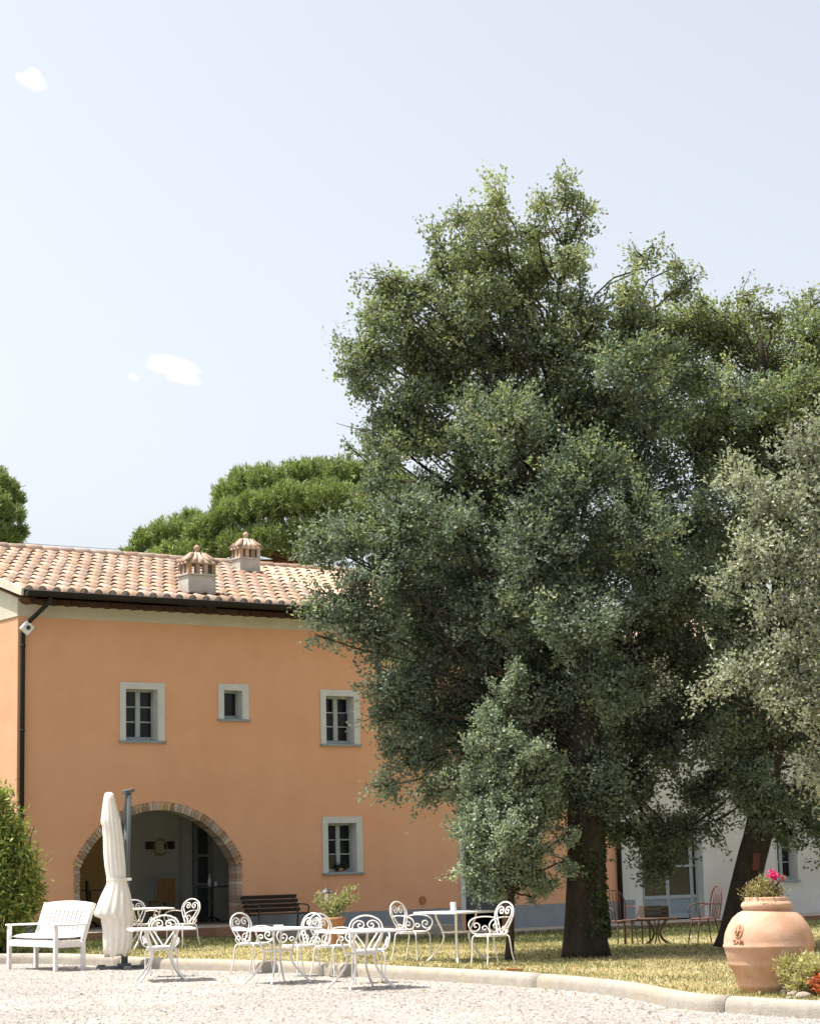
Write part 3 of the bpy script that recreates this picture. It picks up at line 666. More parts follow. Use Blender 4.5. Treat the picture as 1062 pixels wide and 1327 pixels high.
def make_tree(name, label, base, trunk_pts, trunk_r, clumps, leaf=(.075, .04), dens=2400., per_twig=26, spread=.10, cols=None, wts=None, leafm='leaf', top_cols=None, ztop=None, limbs=True, barkm='bark', crown='crown', sparse=None, flare=1.25, upbias=.35, twigs=.3, group=None, rref=.64, twl=.34, sub=.15, jt=.12):
    """clumps: world (x,y,z,r); leaves gather round twig ends spread through each clump's volume"""
    base = np.array(base, float); root = tag(empty(name, base), label, 'tree', group)
    tb = MB(); tp = [np.array(p, float)-base for p in trunk_pts]
    k = 14; TP = catmull(tp, 5); tr = np.interp(np.linspace(0, 1, len(TP)), np.linspace(0, 1, len(trunk_r)), trunk_r)
    ng = 14; phs = rng.uniform(0, 6.28, 4)
    tb.tube([tuple(p) for p in TP], list(tr), ng)
    for i in range(len(TP)):                                     # flutes and root flare
        for j in range(ng):
            v = np.array(tb.v[i*ng+j]); q = 2*pi*j/ng; ce = TP[i]
            h = max(0, v[2]); fl = 1+(flare-1)*math.exp(-h/.28)*(1+.45*sin(5*q+phs[0]))+.07*sin(3*q+phs[1]+h*1.3)+.05*sin(7*q+phs[2]-h*2.1)
            tb.v[i*ng+j] = tuple(ce+(v-ce)*fl)
    tb.build('trunk', M[barkm], root, fix=False)
    lb = MB(); Vs = []; Cs = []
    for ci, cl in enumerate(clumps):
        x, y, z, r = cl[:4]; c = np.array((x, y, z))-base; den = (max(.85, cl[4]) if cl[4] > .46 else cl[4]) if len(cl) > 4 else 1.
        # branch from the nearest fitting place on the trunk
        if limbs:
            zz = np.clip(c[2]-np.hypot(*(c[:2]-TP[len(TP)//2][:2]))*.9-.3, TP[0][2]+.5*(TP[-1][2]-TP[0][2])*.5, TP[-1][2])
            i = int(np.argmin(abs(TP[:, 2]-zz))); a = TP[i]
            rr = max(.010, min(tr[i]*.4, .012+.022*r)); pth = limb_path(a, c, 6, .12)
            lb.tube(pth, list(np.linspace(rr, .012, 7)), 5, False)
        nl = int(dens*den*(r/rref)**2*1.0); ntw = max(4, nl//per_twig)
        nsub = max(3, ntw//9); ds = unit(rng.normal(size=(nsub, 3))); ds[:, 2] = ds[:, 2]*.9+.10; ds = unit(ds)
        lump = 1+.22*np.sin(ds@rng.normal(size=3)*3.1+rng.uniform(0, 6))*np.cos(ds@rng.normal(size=3)*4.3)
        sc_ = c + ds*(r*(.42+.60*rng.random(nsub)**.5)*lump)[:, None]            # sprays, each made of several twigs
        si = rng.integers(0, nsub, ntw); tips = sc_[si]+rng.normal(0, sub, (ntw, 3))*np.array((1, 1, .75)); dr = unit(tips-c)
        tdir = unit(dr+np.array([0, 0, .35])+rng.normal(0, .35, (ntw, 3)))
        nbt = int(ntw*twigs)
        for t in range(nbt): lb.tube([c+(tips[t]-c)*.1, c+(tips[t]-c)*.6+rng.normal(0, .03, 3), tips[t]], [.011, .007, .003], 3, False)
        m = per_twig; ti = np.repeat(np.arange(ntw), m); N = len(ti)
        back = rng.random(N)*twl
        P = tips[ti]-tdir[ti]*back[:, None]+rng.normal(0, spread, (N, 3))*(.4+.6*rng.random((N, 1)))
        Dl = tdir[ti]*.8+rng.normal(0, .6, (N, 3))+np.array([0, 0, upbias-.25])
        sz = rng.uniform(.7, 1.2, N); fc = unit(dr[ti]*.9+np.array([0, 0, .75])+rng.normal(0, .5, (N, 3))); V = leaf_quads(P, Dl, leaf[0]*sz, leaf[1]*sz*rng.uniform(.8, 1.2, N), .12, fc); Vs.append(V)
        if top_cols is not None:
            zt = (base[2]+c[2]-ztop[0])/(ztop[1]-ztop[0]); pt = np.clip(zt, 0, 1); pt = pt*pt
            young = rng.random(ntw) < pt                         # young growth and sunlit tone painted on whole twigs, more higher up
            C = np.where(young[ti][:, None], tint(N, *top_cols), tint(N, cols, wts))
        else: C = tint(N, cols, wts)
        C = C*(1+rng.normal(0, jt, (nsub, 1)))[si][ti]*(1+rng.normal(0, .06))
        Cs.append(np.clip(C, .004, .9))
    if lb.v: lb.build('branches', M[barkm], root, fix=False)
    np_quads(crown, np.concatenate(Vs), M[leafm], root, np.concatenate(Cs))
    return root
def cl_px(lst, D, spreadD=1.4):
    outl = []
    for e in lst:
        px, py, rp = e[:3]; dy = e[3] if len(e) > 3 and e[3] is not None else random.uniform(-spreadD, spreadD)
        den = e[4] if len(e) > 4 else 1.
        P = pd(px, py, D+dy); outl.append((P[0], P[1], P[2], rp*(D+dy)/F, den if dy < 1.5 else .45))
    return outl
OAK = [(.132, .172, .120), (.16, .198, .142), (.205, .232, .178), (.102, .138, .094), (.265, .285, .225)]; OAKW = [3, 3, 2, 2, 1]
YOUNG_LIT = ([(.27, .29, .14), (.33, .335, .18), (.22, .25, .125), (.165, .20, .105)], [3, 2, 3, 2])  # young growth, with the sunlit look of the top put into the colour
# ---- the big holm oak
B1 = pg(755, 1241, .10); D1 = B1[1]
c1 = [(736, 250, 26, .3, .55), (752, 290, 24, .2, .6), (728, 232, 16, .2, .5), (764, 262, 14, .2, .5), (700, 265, 20, .1, .5), (690, 300, 30, 0, .7), (650, 262, 30, -.2, .7), (640, 300, 34, .3, .75), (592, 278, 22, 0, .6), (606, 315, 34, -.3, .75), (560, 305, 18, 0, .6), (565, 345, 32, .2, .75), (505, 362, 26, 0, .75), (520, 400, 34, -.2, .8), (745, 335, 38, 0, .7), (835, 335, 20, .4, .55), (845, 318, 12, .4, .5), (876, 345, 20, .3, .6), (880, 370, 24, .2, .7), (815, 375, 34, 0, .8), (680, 365, 50), (615, 385, 48), (745, 400, 48), (850, 415, 42), (555, 420, 46), (468, 448, 30, 0, .85), (452, 480, 24, .2, .7), (495, 470, 38), (650, 450, 62), (730, 470, 62), (815, 480, 58), (575, 490, 55), (520, 505, 34, 0, .8), (605, 550, 62), (690, 550, 68), (775, 560, 66), (850, 545, 60), (540, 575, 46), (500, 590, 34, -.3, .7), (452, 578, 14, -.2, .4), (478, 625, 30, -.2, .8), (560, 640, 66), (650, 640, 74), (745, 630, 70, -1.6), (830, 640, 70), (762, 610, 46, -2.4), (520, 680, 52, -1.2), (450, 690, 40, -1.), (418, 705, 30, -.8), (405, 690, 16, -.8, .7), (485, 745, 58, -1.5), (570, 740, 74), (660, 740, 78), (750, 740, 76), (840, 740, 70), (440, 775, 36, -1.), (412, 800, 20, -.9, .7), (408, 822, 12, -.9, .6), (490, 815, 50, -1.3), (560, 830, 68), (640, 840, 74), (730, 840, 76), (815, 840, 70), (520, 880, 46, -1.), (490, 930, 20, -1.2, .85), (508, 915, 32, -1.1), (570, 920, 60), (640, 930, 60), (720, 930, 70, .5), (800, 930, 70, .5), (505, 975, 22, -.9, .8), (505, 1018, 24, -1.2, .9), (540, 990, 40, -.6), (590, 1000, 44), (640, 1000, 40), (745, 1000, 60, .8), (820, 1000, 56, .8), (870, 950, 60, .6), (560, 1030, 22, -.4, .7), (600, 1036, 22, -.2, .7), (700, 1040, 44, .9), (780, 1050, 44, .8), (835, 1070, 44, .9), (862, 1110, 32, 1., .7), (835, 1120, 24, 1., .6), (870, 1080, 30, .7, .8)]
for i_, e_ in enumerate(c1):
    if len(e_) > 3 and e_[3] is not None and e_[3] < -1.5: c1[i_] = (*e_[:3], -1.5, *e_[4:])
for i_, e_ in enumerate(c1):
    if e_[0] < 690: c1[i_] = (*e_[:3], max(-.7, e_[3]) if len(e_) > 3 and e_[3] is not None else random.uniform(-.6, 1.6), *e_[4:])
for i_, e_ in enumerate(c1):
    if 560 < e_[0] < 750 and e_[1] > 830: c1[i_] = (*e_[:3], max(.25, e_[3]) if len(e_) > 3 and e_[3] is not None else random.uniform(.3, 1.4), *e_[4:])
c1 += [(500, 420, 42, .3), (478, 458, 38, .4), (530, 455, 44, .5), (465, 500, 28, .4), (515, 540, 40, .4), (590, 420, 48, .3), (545, 372, 36, .4), (640, 330, 38, .4), (482, 575, 28, .3), (505, 385, 34, .3), (600, 450, 46, .4), (650, 520, 56, .2), (560, 475, 44, .6), (700, 430, 54, .2), (760, 445, 50, .4), (640, 395, 46, .8), (705, 345, 36, .6), (820, 425, 42, .4), (790, 515, 52, .2), (610, 340, 34, .5), (860, 470, 46, .2), (545, 870, 50, .2), (548, 800, 60, .3), (530, 940, 42, .2), (590, 950, 50, .3), (520, 760, 50, .3), (860, 800, 60, .3), (885, 845, 50, .3), (870, 720, 60, .6), (545, 545, 44, .3), (500, 545, 26, .3, .8), (755, 930, 44, -.9), (775, 990, 44, -1.3), (765, 1035, 34, -1.1), (795, 1040, 34, -1.2), (740, 985, 40, -.5), (720, 900, 56, -.5), (790, 900, 56, -1.5), (600, 620, 70, 2.2), (700, 500, 80, 2.2), (680, 640, 90, 2.6), (760, 700, 90, 2.6), (620, 780, 90, 2.4), (720, 820, 90, 2.6), (800, 560, 80, 2.4), (560, 720, 80, 2.4), (660, 900, 80, 2.4), (760, 920, 80, 2.6), (660, 560, 70, -1.2), (600, 700, 60, -.9), (690, 720, 74, -1.6), (640, 800, 60, -.9), (760, 800, 74, -2.1), (840, 690, 60, -1.9)]
tA = [pd(758, 1241, D1), pd(758, 1180, D1), pd(760, 1080, D1), pd(757, 950, D1), pd(745, 800, D1+.6), pd(722, 620, D1+1.), pd(712, 470, D1+1.1), pd(735, 300, D1+1.2)]
oak1 = make_tree('holm_oak', 'towering holm oak with broad dark crown and ivy on its trunk', (B1[0], B1[1], .10), tA, [.275, .26, .25, .23, .16, .085, .05, .015], cl_px(c1, D1+.9, 1.4), (.062, .037), 4300, 26, .065, OAK, OAKW, 'leaf', YOUNG_LIT, (2.5, 10.5), group=None)
# second stems that show in the thin top
lb = MB()
for pts in ([(735, 760), (660, 600), (625, 430), (600, 290)], [(745, 720), (770, 560), (752, 400), (752, 250)], [(745, 800), (820, 620), (850, 470), (842, 330)], [(722, 640), (690, 500), (665, 380), (652, 260)], [(700, 620), (600, 500), (530, 420), (500, 360)], [(690, 700), (570, 620), (500, 570), (435, 548)], [(735, 330), (712, 280), (700, 240)], [(735, 690), (610, 640), (500, 620), (425, 590)]):
    P = catmull([pd(x, y, D1+1.+random.uniform(-.4, .4))-np.array((B1[0], B1[1], .10)) for x, y in pts], 5)
    lb.tube(P, list(np.linspace(.038 if len(pts) > 3 else .012, .003, len(P))), 6, False)
lb.build('stems', M['bark'], oak1, fix=False)
# ivy on the trunk
N = 2600; hh = rng.uniform(.3, 2.6, N); q = rng.normal(-.2, .75, N); rr = .27+.02*rng.random(N)+.10*np.exp(-hh/.3)
P = np.stack([.03+rr*np.cos(q), rr*np.sin(q)*1.0, hh], 1); D = np.stack([np.cos(q), np.sin(q), -.8+0*q], 1)+rng.normal(0, .4, (N, 3))
P = P[(rng.random(N) < .35+.65*(np.sin(hh*5+q*3) > 0))]; D = D[:len(P)]
np_quads('ivy', leaf_quads(P, D, rng.uniform(.05, .085, len(P)), rng.uniform(.045, .07, len(P))), M['leaf'], oak1, tint(len(P), [(.05, .075, .028), (.075, .10, .04)], [1, 1]))

# ---- second oak, leaning trunk
B2 = pg(950, 1231, .10); D2 = B2[1]
c2 = [(930, 440, 50, .5), (990, 480, 56, .4), (1040, 470, 50, .3), (905, 440, 40, .6), (950, 560, 60, .2), (1010, 560, 60, 0), (1060, 520, 50, 0), (895, 420, 34, .5), (880, 470, 42, .5), (905, 540, 50, .3), (985, 985, 40, -1.1), (1000, 1035, 34, -1.), (960, 1020, 34, -1.1), (1010, 930, 50, -1.2), (950, 950, 46, -1.2), (980, 1065, 22, -.8, .8), (912, 392, 24, 0, .75), (960, 385, 24, .2, .7), (1005, 405, 30, 0, .8), (1045, 402, 28, 0, .8), (930, 430, 44), (985, 450, 50), (1050, 450, 50), (900, 500, 52), (960, 520, 60), (1030, 520, 60), (1085, 470, 60), (900, 590, 60), (970, 600, 64), (1040, 600, 60), (1100, 580, 70), (890, 680, 60), (950, 690, 64, .6), (1030, 690, 70, .8), (1100, 700, 80), (880, 770, 60), (950, 780, 64, .6), (1030, 790, 70, .8), (1100, 800, 80), (900, 850, 60, .4), (970, 860, 64, .8), (1050, 870, 70, .8), (900, 930, 60, .4), (970, 940, 60, .8), (1040, 950, 60, .8), (1100, 930, 70), (930, 1000, 46, .6), (990, 1020, 50, .8), (1045, 1040, 46, .6), (900, 1030, 40, .4), (925, 1065, 24, .3, .7), (1025, 1080, 30, .4, .8), (1060, 1075, 30, .3), (890, 1075, 24, .2, .7), (1100, 1040, 50), (980, 560, 80, 2.4), (1050, 660, 90, 2.4), (960, 760, 90, 2.4), (1040, 860, 90, 2.2), (960, 660, 60, -1.7), (900, 760, 56, -1.8), (960, 850, 50, -1.8)]
tB = [pd(952, 1231, D2), pd(958, 1190, D2), pd(972, 1120, D2), pd(986, 1060, D2), pd(1000, 940, D2), pd(1010, 760, D2+.2), pd(1000, 560, D2+.2), pd(985, 440, D2)]
oak2 = make_tree('holm_oak', 'holm oak with bare leaning trunk rising behind the big clay jar', (B2[0], B2[1], .10), tB, [.235, .215, .205, .20, .16, .11, .07, .03], cl_px(c2, D2+.4, 1.4), (.062, .037), 3600, 26, .065, OAK, OAKW, 'leaf', YOUNG_LIT, (2.5, 9.3))
# ---- grey green tree whose trunk stands outside the view on the right
D3 = 24.2; B3 = pd(1235, 1270, D3); B3[2] = .10
c3 = [(1050, 566, 30, -.3, .9), (1075, 548, 34, 0), (1030, 575, 18, -.2, .7), (1010, 630, 34, -.2), (960, 618, 24, -.2, .8), (940, 622, 12, -.2, .7), (1045, 650, 48, -.4), (985, 670, 40, -.1), (1000, 720, 46, -.3), (1055, 730, 52, -.5), (960, 745, 24, 0, .7), (932, 762, 14, 0, .6), (985, 780, 22, -.1, .7), (1015, 785, 22, -.3), (1050, 800, 40, -.4), (1030, 835, 26, -.3, .9), (985, 855, 26, -.2, .9), (955, 865, 24, -.1, .9), (925, 880, 18, 0, .8), (905, 898, 12, 0, .7), (990, 890, 24, -.2), (1030, 880, 40, -.3), (1055, 910, 40, -.5), (1000, 912, 14, -.2, .7), (1062, 985, 26, -.3, .8), (1040, 1005, 12, -.2, .7), (1062, 1030, 16, -.2, .8), (1110, 600, 80), (1110, 700, 90), (1120, 800, 90), (1110, 900, 80), (1130, 980, 70), (1190, 620, 110), (1210, 760, 120), (1200, 900, 110), (1200, 500, 90), (1290, 650, 130), (1300, 820, 130), (1290, 960, 100)]
GREY = [(.30, .325, .24), (.345, .365, .28), (.375, .39, .305), (.24, .265, .19)]; GREYW = [3, 3, 2, 2]
tC = [B3, B3+(0, 0, 1.), B3+(-.1, .1, 2.), B3+(-.3, .1, 3.4), B3+(-.3, .2, 5.2)]
make_tree('cork_oak', 'silvery grey green oak leaning its boughs in beside the jar', B3, tC, [.26, .22, .2, .14, .05], cl_px(c3, D3, .8), (.056, .030), 5200, 24, .055, GREY, GREYW, 'leaf_grey', rref=.64)
# ---- young tree beside the far white table
B4 = pg(660, 1246, .10); D4 = B4[1]
c4 = [(645, 935, 28), (668, 965, 32), (640, 1055, 36), (662, 1122, 40), (690, 1035, 32), (625, 1030, 28), (662, 885, 20), (668, 868, 14), (668, 875, 16, 0, .8), (655, 905, 24), (630, 920, 22, .1), (690, 925, 18, 0, .8), (700, 905, 8, 0, .5), (650, 950, 34), (690, 965, 28), (615, 965, 18, 0, .8), (640, 1000, 40), (695, 1005, 34), (605, 1010, 20, 0, .9), (725, 990, 14, 0, .8), (580, 1010, 8, 0, .5), (650, 1050, 42), (700, 1060, 34), (612, 1060, 26), (735, 1085, 18, 0, .9), (640, 1100, 40), (690, 1110, 38), (605, 1085, 22), (590, 1080, 10, 0, .6), (605, 1125, 20, 0, .9), (735, 1115, 18, 0, .9), (650, 1145, 32), (700, 1145, 26), (620, 1150, 20), (690, 1166, 10, .2, .7), (660, 1000, 40, .5), (660, 1080, 40, .5), (660, 1080, 40, -.5)]
YG = [(.215, .265, .19), (.26, .305, .23), (.175, .22, .16), (.33, .37, .21), (.35, .375, .295)]
tD = [B4, pd(661, 1200, D4), pd(662, 1120, D4), pd(658, 1000, D4), pd(665, 880, D4)]
make_tree('young_oak', 'slender young evergreen tree behind the white chair at the lawn table', (B4[0], B4[1], .10), tD, [.055, .048, .042, .03, .008], cl_px([(x_[0], x_[1], x_[2]*.85, *x_[3:]) for x_ in c4], D4-.05, .2), (.050, .028), 9500, 20, .045, YG, [3, 3, 2, 1.2, 2], 'leaf', flare=1.2, twl=.2, rref=.64, sub=.09)
# ---- stone pines beyond the roof
PINE = [(.20, .27, .095), (.25, .32, .125), (.155, .215, .075), (.30, .33, .15)]
def make_pine(label, D, lst, trunk_px, back):
    b = pd(trunk_px, 1150, D); b[2] = -.7
    top = pd(trunk_px, 690, D); root = tag(empty('stone_pine', b), label, 'tree', 'stone pines beyond the roof')
    mb = MB(); mb.tube([(0, 0, 0), (.1, 0, 3), (0, .1, 6), tuple(top-b)], [.35, .3, .26, .15], 10)
    V = []; C = []
    for px, py, rp, dy in lst:
        c = pd(px, py, D+dy)-b; r = rp*(D+dy)/F
        mb.tube(limb_path(top-b+np.array((0, 0, -1.0)), c, 4, .1), list(np.linspace(.10, .03, 5)), 5, False)
        nt_ = int(330*(r/1.0)**2)+40; dr = unit(rng.normal(size=(nt_, 3))); dr[:, 2] = np.abs(dr[:, 2])-.75*(rng.random(nt_)); dr = unit(dr)
        tips = c+dr*(r*(.45+.6*rng.random(nt_)**.5))[:, None]*np.array((1, 1, .8)); m = 22; ti = np.repeat(np.arange(nt_), m); Nn = len(ti)
        ax = unit(dr*.6+np.array((0, 0, 1.0))+rng.normal(0, .25, (nt_, 3)))
        P = tips[ti]-ax[ti]*(rng.random((Nn, 1))*.22)+rng.normal(0, .035, (Nn, 3)); Dd = ax[ti]*.9+rng.normal(0, .55, (Nn, 3))
        L = rng.uniform(.13, .22, Nn); V.append(leaf_quads(P, Dd, L, np.full(Nn, .036), 0))
        C.append(np.clip(tint(Nn, PINE, [3, 3, 2, 1])*(1+rng.normal(0, .16, (nt_, 1)))[ti], .01, .9))
    mb.build('trunk', M['bark_pine'], root, fix=False)
    np_quads('crown', np.concatenate(V), M['needle'], root, np.concatenate(C)); return root
make_pine('broad umbrella pine with lobed green crown rising behind the chimneys', 66., [(172, 722, 18, 0), (190, 700, 20, 0), (218, 688, 24, -.5), (246, 676, 22, .5), (265, 690, 28, -1), (300, 640, 26, 0), (322, 625, 28, .5), (350, 622, 28, -.5), (382, 614, 22, 0), (410, 612, 26, .6), (445, 612, 28, 0), (478, 618, 26, .5), (505, 630, 30, 0), (300, 668, 30, -1.2), (335, 660, 34, -1.5), (375, 650, 34, -1.6), (420, 648, 36, -1.6), (460, 655, 36, -1.4), (500, 668, 36, -1), (310, 705, 30, -1.5), (350, 700, 32, -1.8), (400, 695, 36, -1.6), (450, 700, 36, -1.4), (220, 722, 28, -1), (260, 720, 30, -1.2), (350, 650, 40, 2), (420, 650, 44, 2.2), (230, 715, 30, 1.8), (480, 690, 40, 2)], 400, 0)
make_pine('umbrella pine with rounded crown behind the gable', 68., [(-14, 622, 26, 0), (6, 632, 18, 0), (18, 645, 14, 0), (-20, 655, 34, -1), (12, 668, 20, -.5), (24, 690, 11, 0), (-15, 690, 30, -.8), (10, 700, 18, -.6), (-60, 615, 30, 0), (-60, 650, 40, 1), (-95, 640, 40, 0), (-50, 690, 36, 0), (-110, 680, 40, 0)], -45, 0)

# ---- bushy laurel on the left
B5 = pg(-2, 1238, .10); D5 = B5[1]
def plant_leaves(name, clumps, n, leaf, cols, wts, root, base, mname, per=14, spread=.07, up=.25, twl=.3):
    V = []; C = []
    tot = sum(c[3]**2 for c in clumps)
    for x, y, z, r, *_ in clumps:
        k = max(3, int(n*r*r/tot/per)); dr = unit(rng.normal(size=(k, 3))); tips = np.array((x, y, z))-base+dr*(r*(.3+.75*rng.random(k)**.5))[:, None]
        ax = unit(dr+np.array((0, 0, .5))); ti = np.repeat(np.arange(k), per); N = len(ti)
        P = tips[ti]-ax[ti]*(rng.random((N, 1))*twl)+rng.normal(0, spread, (N, 3)); Dl = ax[ti]*.8+rng.normal(0, .6, (N, 3))+np.array((0, 0, up-.3)); s = rng.uniform(.7, 1.2, N)
        V.append(leaf_quads(P, Dl, leaf[0]*s, leaf[1]*s, .12, unit(dr[ti]*.8+np.array((0, 0, .7))+rng.normal(0, .5, (N, 3))))); C.append(np.clip(tint(N, cols, wts)*(1+rng.normal(0, .15, (k, 1)))[ti], .005, .9))
    return np_quads(name, np.concatenate(V), M[mname], root, np.concatenate(C))
sh = tag(empty('laurel_shrub', B5), 'tall bushy bright green laurel against the orange wall', 'shrub')
mb = MB()
for k in range(9): mb.tube([(random.uniform(-.25, .25), random.uniform(-.2, .2), 0), (random.uniform(-.5, .5), random.uniform(-.3, .3), 1.0), (random.uniform(-.5, .6), random.uniform(-.3, .3), 2.0)], [.022, .016, .006], 5, False)
mb.build('stems', M['bark'], sh, fix=False)
plant_leaves('foliage', cl_px([(0, 1030, 20, 0), (-15, 1050, 32, 0), (12, 1065, 22, 0), (20, 1092, 26, 0), (-20, 1090, 40, 0), (32, 1120, 24, 0), (0, 1120, 40, 0), (42, 1142, 18, 0), (20, 1155, 36, 0), (36, 1172, 22, 0), (-20, 1160, 50, 0), (10, 1190, 36, 0), (-20, 1200, 40, 0), (-70, 1100, 50, 0), (-80, 1170, 60, 0)], D5, .2), 26000, (.12, .032), [(.27, .33, .085), (.37, .40, .12), (.19, .26, .065), (.44, .41, .16), (.14, .20, .06)], [3, 3, 3, 1, 2], sh, B5, 'leaf_soft', up=.1)

# ---- grass and gravel (uncountable)
def scatter(n, x0, x1, y0, y1, wexp=1.6):
    out_ = []
    tot = 0
    while tot < n:
        y = y0*(y1/y0)**rng.random(n) if wexp else rng.uniform(y0, y1, n)
        x = rng.uniform(-.30, .30, n)*y
        P = np.stack([x, y, np.zeros(n)], 1); ok = inview(P, 140); out_.append(P[ok]); tot += ok.sum()
    return np.concatenate(out_)[:n]
P = scatter(290000, 0, 0, 16.5, 48)
ky = kerb_y(P[:, 0]); dn = (P[:, :2]-ORG[:2])@NA[:2]; du = (P[:, :2]-ORG[:2])@UA[:2]
P = P[(P[:, 1] > ky+.30) & (dn < np.where(du < WU, -1.36, -1.56))]
P[:, 2] = lawn_h(P[:, 0], P[:, 1])-.004; N = len(P)
dn = (P[:, :2]-ORG[:2])@NA[:2]
patch = np.sin(P[:, 0]*1.3+np.sin(P[:, 1]*.7)*2)*np.cos(P[:, 1]*1.1+1.7*np.sin(P[:, 0]*.6))+.5*np.sin(P[:, 0]*3.7+P[:, 1]*2.9)
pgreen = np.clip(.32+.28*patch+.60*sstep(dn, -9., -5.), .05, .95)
isg = rng.random(N) < pgreen
keep = rng.random(N) < np.where(isg, 1., .8); P, isg = P[keep], isg[keep]; N = len(P)
C = np.where(isg[:, None], tint(N, [(.16, .175, .075), (.205, .21, .105), (.115, .135, .055)], [2, 2, 1]), tint(N, [(.50, .425, .25), (.56, .50, .33), (.41, .335, .19)], [2, 2, 1]))
shade_band = sstep((P[:, :2]-ORG[:2])@NA[:2], -6.4, -5.)  # band of house shade, painted into the green blades below
C = C*(1-.50*shade_band[:, None]*isg[:, None])
hgt = rng.uniform(.018, .05, N)*(1+.8*shade_band)*np.where(isg, 1.1, .85); dv = np.stack([rng.normal(0, .6, N), rng.normal(0, .6, N), np.ones(N)], 1)
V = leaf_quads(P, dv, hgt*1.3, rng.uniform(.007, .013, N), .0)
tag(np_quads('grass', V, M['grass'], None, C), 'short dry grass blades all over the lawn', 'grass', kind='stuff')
P = scatter(110000, 0, 0, 16, 33); ky = kerb_y(P[:, 0]); P = P[P[:, 1] < ky-.015]; N = len(P)
sz = rng.gamma(3., .0024, N)+.003; P[:, 2] = sz*.15
octv = np.array([(1, 0, 0), (0, 1, 0), (-1, 0, 0), (0, -1, 0), (0, 0, .7)], float)
q = rng.uniform(0, 6.28, N); ca, sa = np.cos(q), np.sin(q); asp = rng.uniform(.6, 1.1, N)
T = []
for a, b in ((0, 1), (1, 2), (2, 3), (3, 0)):
    tri = []
    for vi in (a, b, 4):
        v = octv[vi]; x, y = v[0]*sz, v[1]*sz*asp; tri.append(np.stack([P[:, 0]+x*ca-y*sa, P[:, 1]+x*sa+y*ca, P[:, 2]+v[2]*sz*.8-.002], 1))
    T.append(np.stack(tri, 1))
C = tint(N, [(.345, .32, .29), (.40, .375, .345), (.215, .19, .168), (.50, .48, .455), (.31, .255, .215)], [3, 3, 2, 1.6, 1.4], .12)
C = C*(.93+.10*np.sin(P[:, 0]*.9+1.3*np.sin(P[:, 1]*.5))*np.cos(P[:, 1]*1.1+np.sin(P[:, 0]*.7))+.05*np.sin(P[:, 0]*.5+P[:, 1]*2.3))[:, None]
tag(np_quads('gravel', np.concatenate(T), M['stone'], None, np.tile(C, (4, 1)), nv=3), 'loose pale pebbles strewn over the yard', 'gravel', kind='stuff')

# fallen leaves
P = scatter(5200, 0, 0, 17, 40); dn = (P[:, :2]-ORG[:2])@NA[:2]; du = (P[:, :2]-ORG[:2])@UA[:2]; ky = kerb_y(P[:, 0])
near = np.exp(-(np.hypot(P[:, 0]-2.8, P[:, 1]-27.)/3.6)**2); P = P[(rng.random(len(P)) < .04+.7*near) & (dn < -1.7) & (abs(P[:, 1]-ky-.1) > .25)]; N = len(P)
P[:, 2] = np.where(P[:, 1] > kerb_y(P[:, 0]), lawn_h(P[:, 0], P[:, 1])+.02, .014)
tag(np_quads('fallen_leaves', leaf_quads(P, np.stack([rng.normal(size=N), rng.normal(size=N), rng.normal(0, .2, N)], 1), rng.uniform(.04, .07, N), rng.uniform(.02, .035, N), .2, unit(np.array((0, 0, 1.))+rng.normal(0, .25, (N, 3)))), M['grass'], None, tint(N, [(.24, .14, .07), (.33, .22, .11), (.16, .10, .06)], [2, 2, 1])), 'dry brown leaves fallen on the lawn and gravel', 'leaves', kind='stuff')

# ================================================================== white iron furniture
def make_chair():
    c = empty('iron_armchair'); W_ = M['white_iron']; R = .0098
    MB().lathe([(.0, .444), (.12, .442), (.19, .446), (.205, .452), (.21, .444), (.20, .432), (.0, .43)], 20, cap=False).build('seat', W_, c)
    def bk(x, z): return (x, .165+.20*(z-.45), z)
    hoop = catmull([bk(*p) for p in ((-.085, .45), (-.13, .53), (-.19, .64), (-.212, .73), (-.175, .825), (-.09, .88), (0, .897), (.09, .88), (.175, .825), (.212, .73), (.19, .64), (.13, .53), (.085, .45))], 4)
    b = MB().tube(hoop, .0115, 7).build('backrest', W_, c)
    for s in (-1, 1):
        sp = catmull([bk(s*x, z) for x, z in ((.012, .452), (.05, .52), (.115, .62), (.168, .72), (.155, .79), (.10, .828), (.045, .815), (.022, .775), (.042, .738), (.082, .735), (.10, .765), (.08, .79), (.062, .775))], 5)
        MB().tube(sp, R, 6).build('heart_scroll', W_, b)
        ap = catmull([(s*x, y, z) for x, y, z in ((.205, .205, .672), (.235, .10, .69), (.25, -.03, .685), (.25, -.14, .65), (.245, -.185, .58), (.235, -.16, .51), (.23, -.09, .485), (.23, -.03, .52), (.23, -.025, .575), (.23, -.07, .605), (.23, -.11, .58), (.23, -.095, .545), (.23, -.07, .55))], 4)
        a = MB().tube(ap, R, 6).build('armrest', W_, c)
        MB().tube(catmull([(s*.235, -.16, .51), (s*.215, -.15, .47), (s*.19, -.10, .448)], 3), R, 6).build('arm_stay', W_, a)
        rs = catmull([(s*.19, .11, .452), (s*.225, .12, .50), (s*.232, .07, .56), (s*.23, .02, .53), (s*.23, .05, .50), (s*.23, .08, .52)], 4)
        MB().tube(rs, R*.9, 6).build('side_scroll', W_, a)
        for f in (-1, 1):
            lp = catmull([(s*.145, f*.135, .44), (s*.175, f*.165, .41), (s*.185, f*.175, .33), (s*.185, f*(.18 if f < 0 else .20), .17), (s*.195, f*(.20 if f < 0 else .245), .0)], 4)
            MB().tube(lp, .0105, 6).build('leg', W_, c)
    MB().tube([(.20*cos(2*pi*i/20), .20*sin(2*pi*i/20), .425) for i in range(21)], .009, 5, False).build('seat_ring', W_, c)
    return c
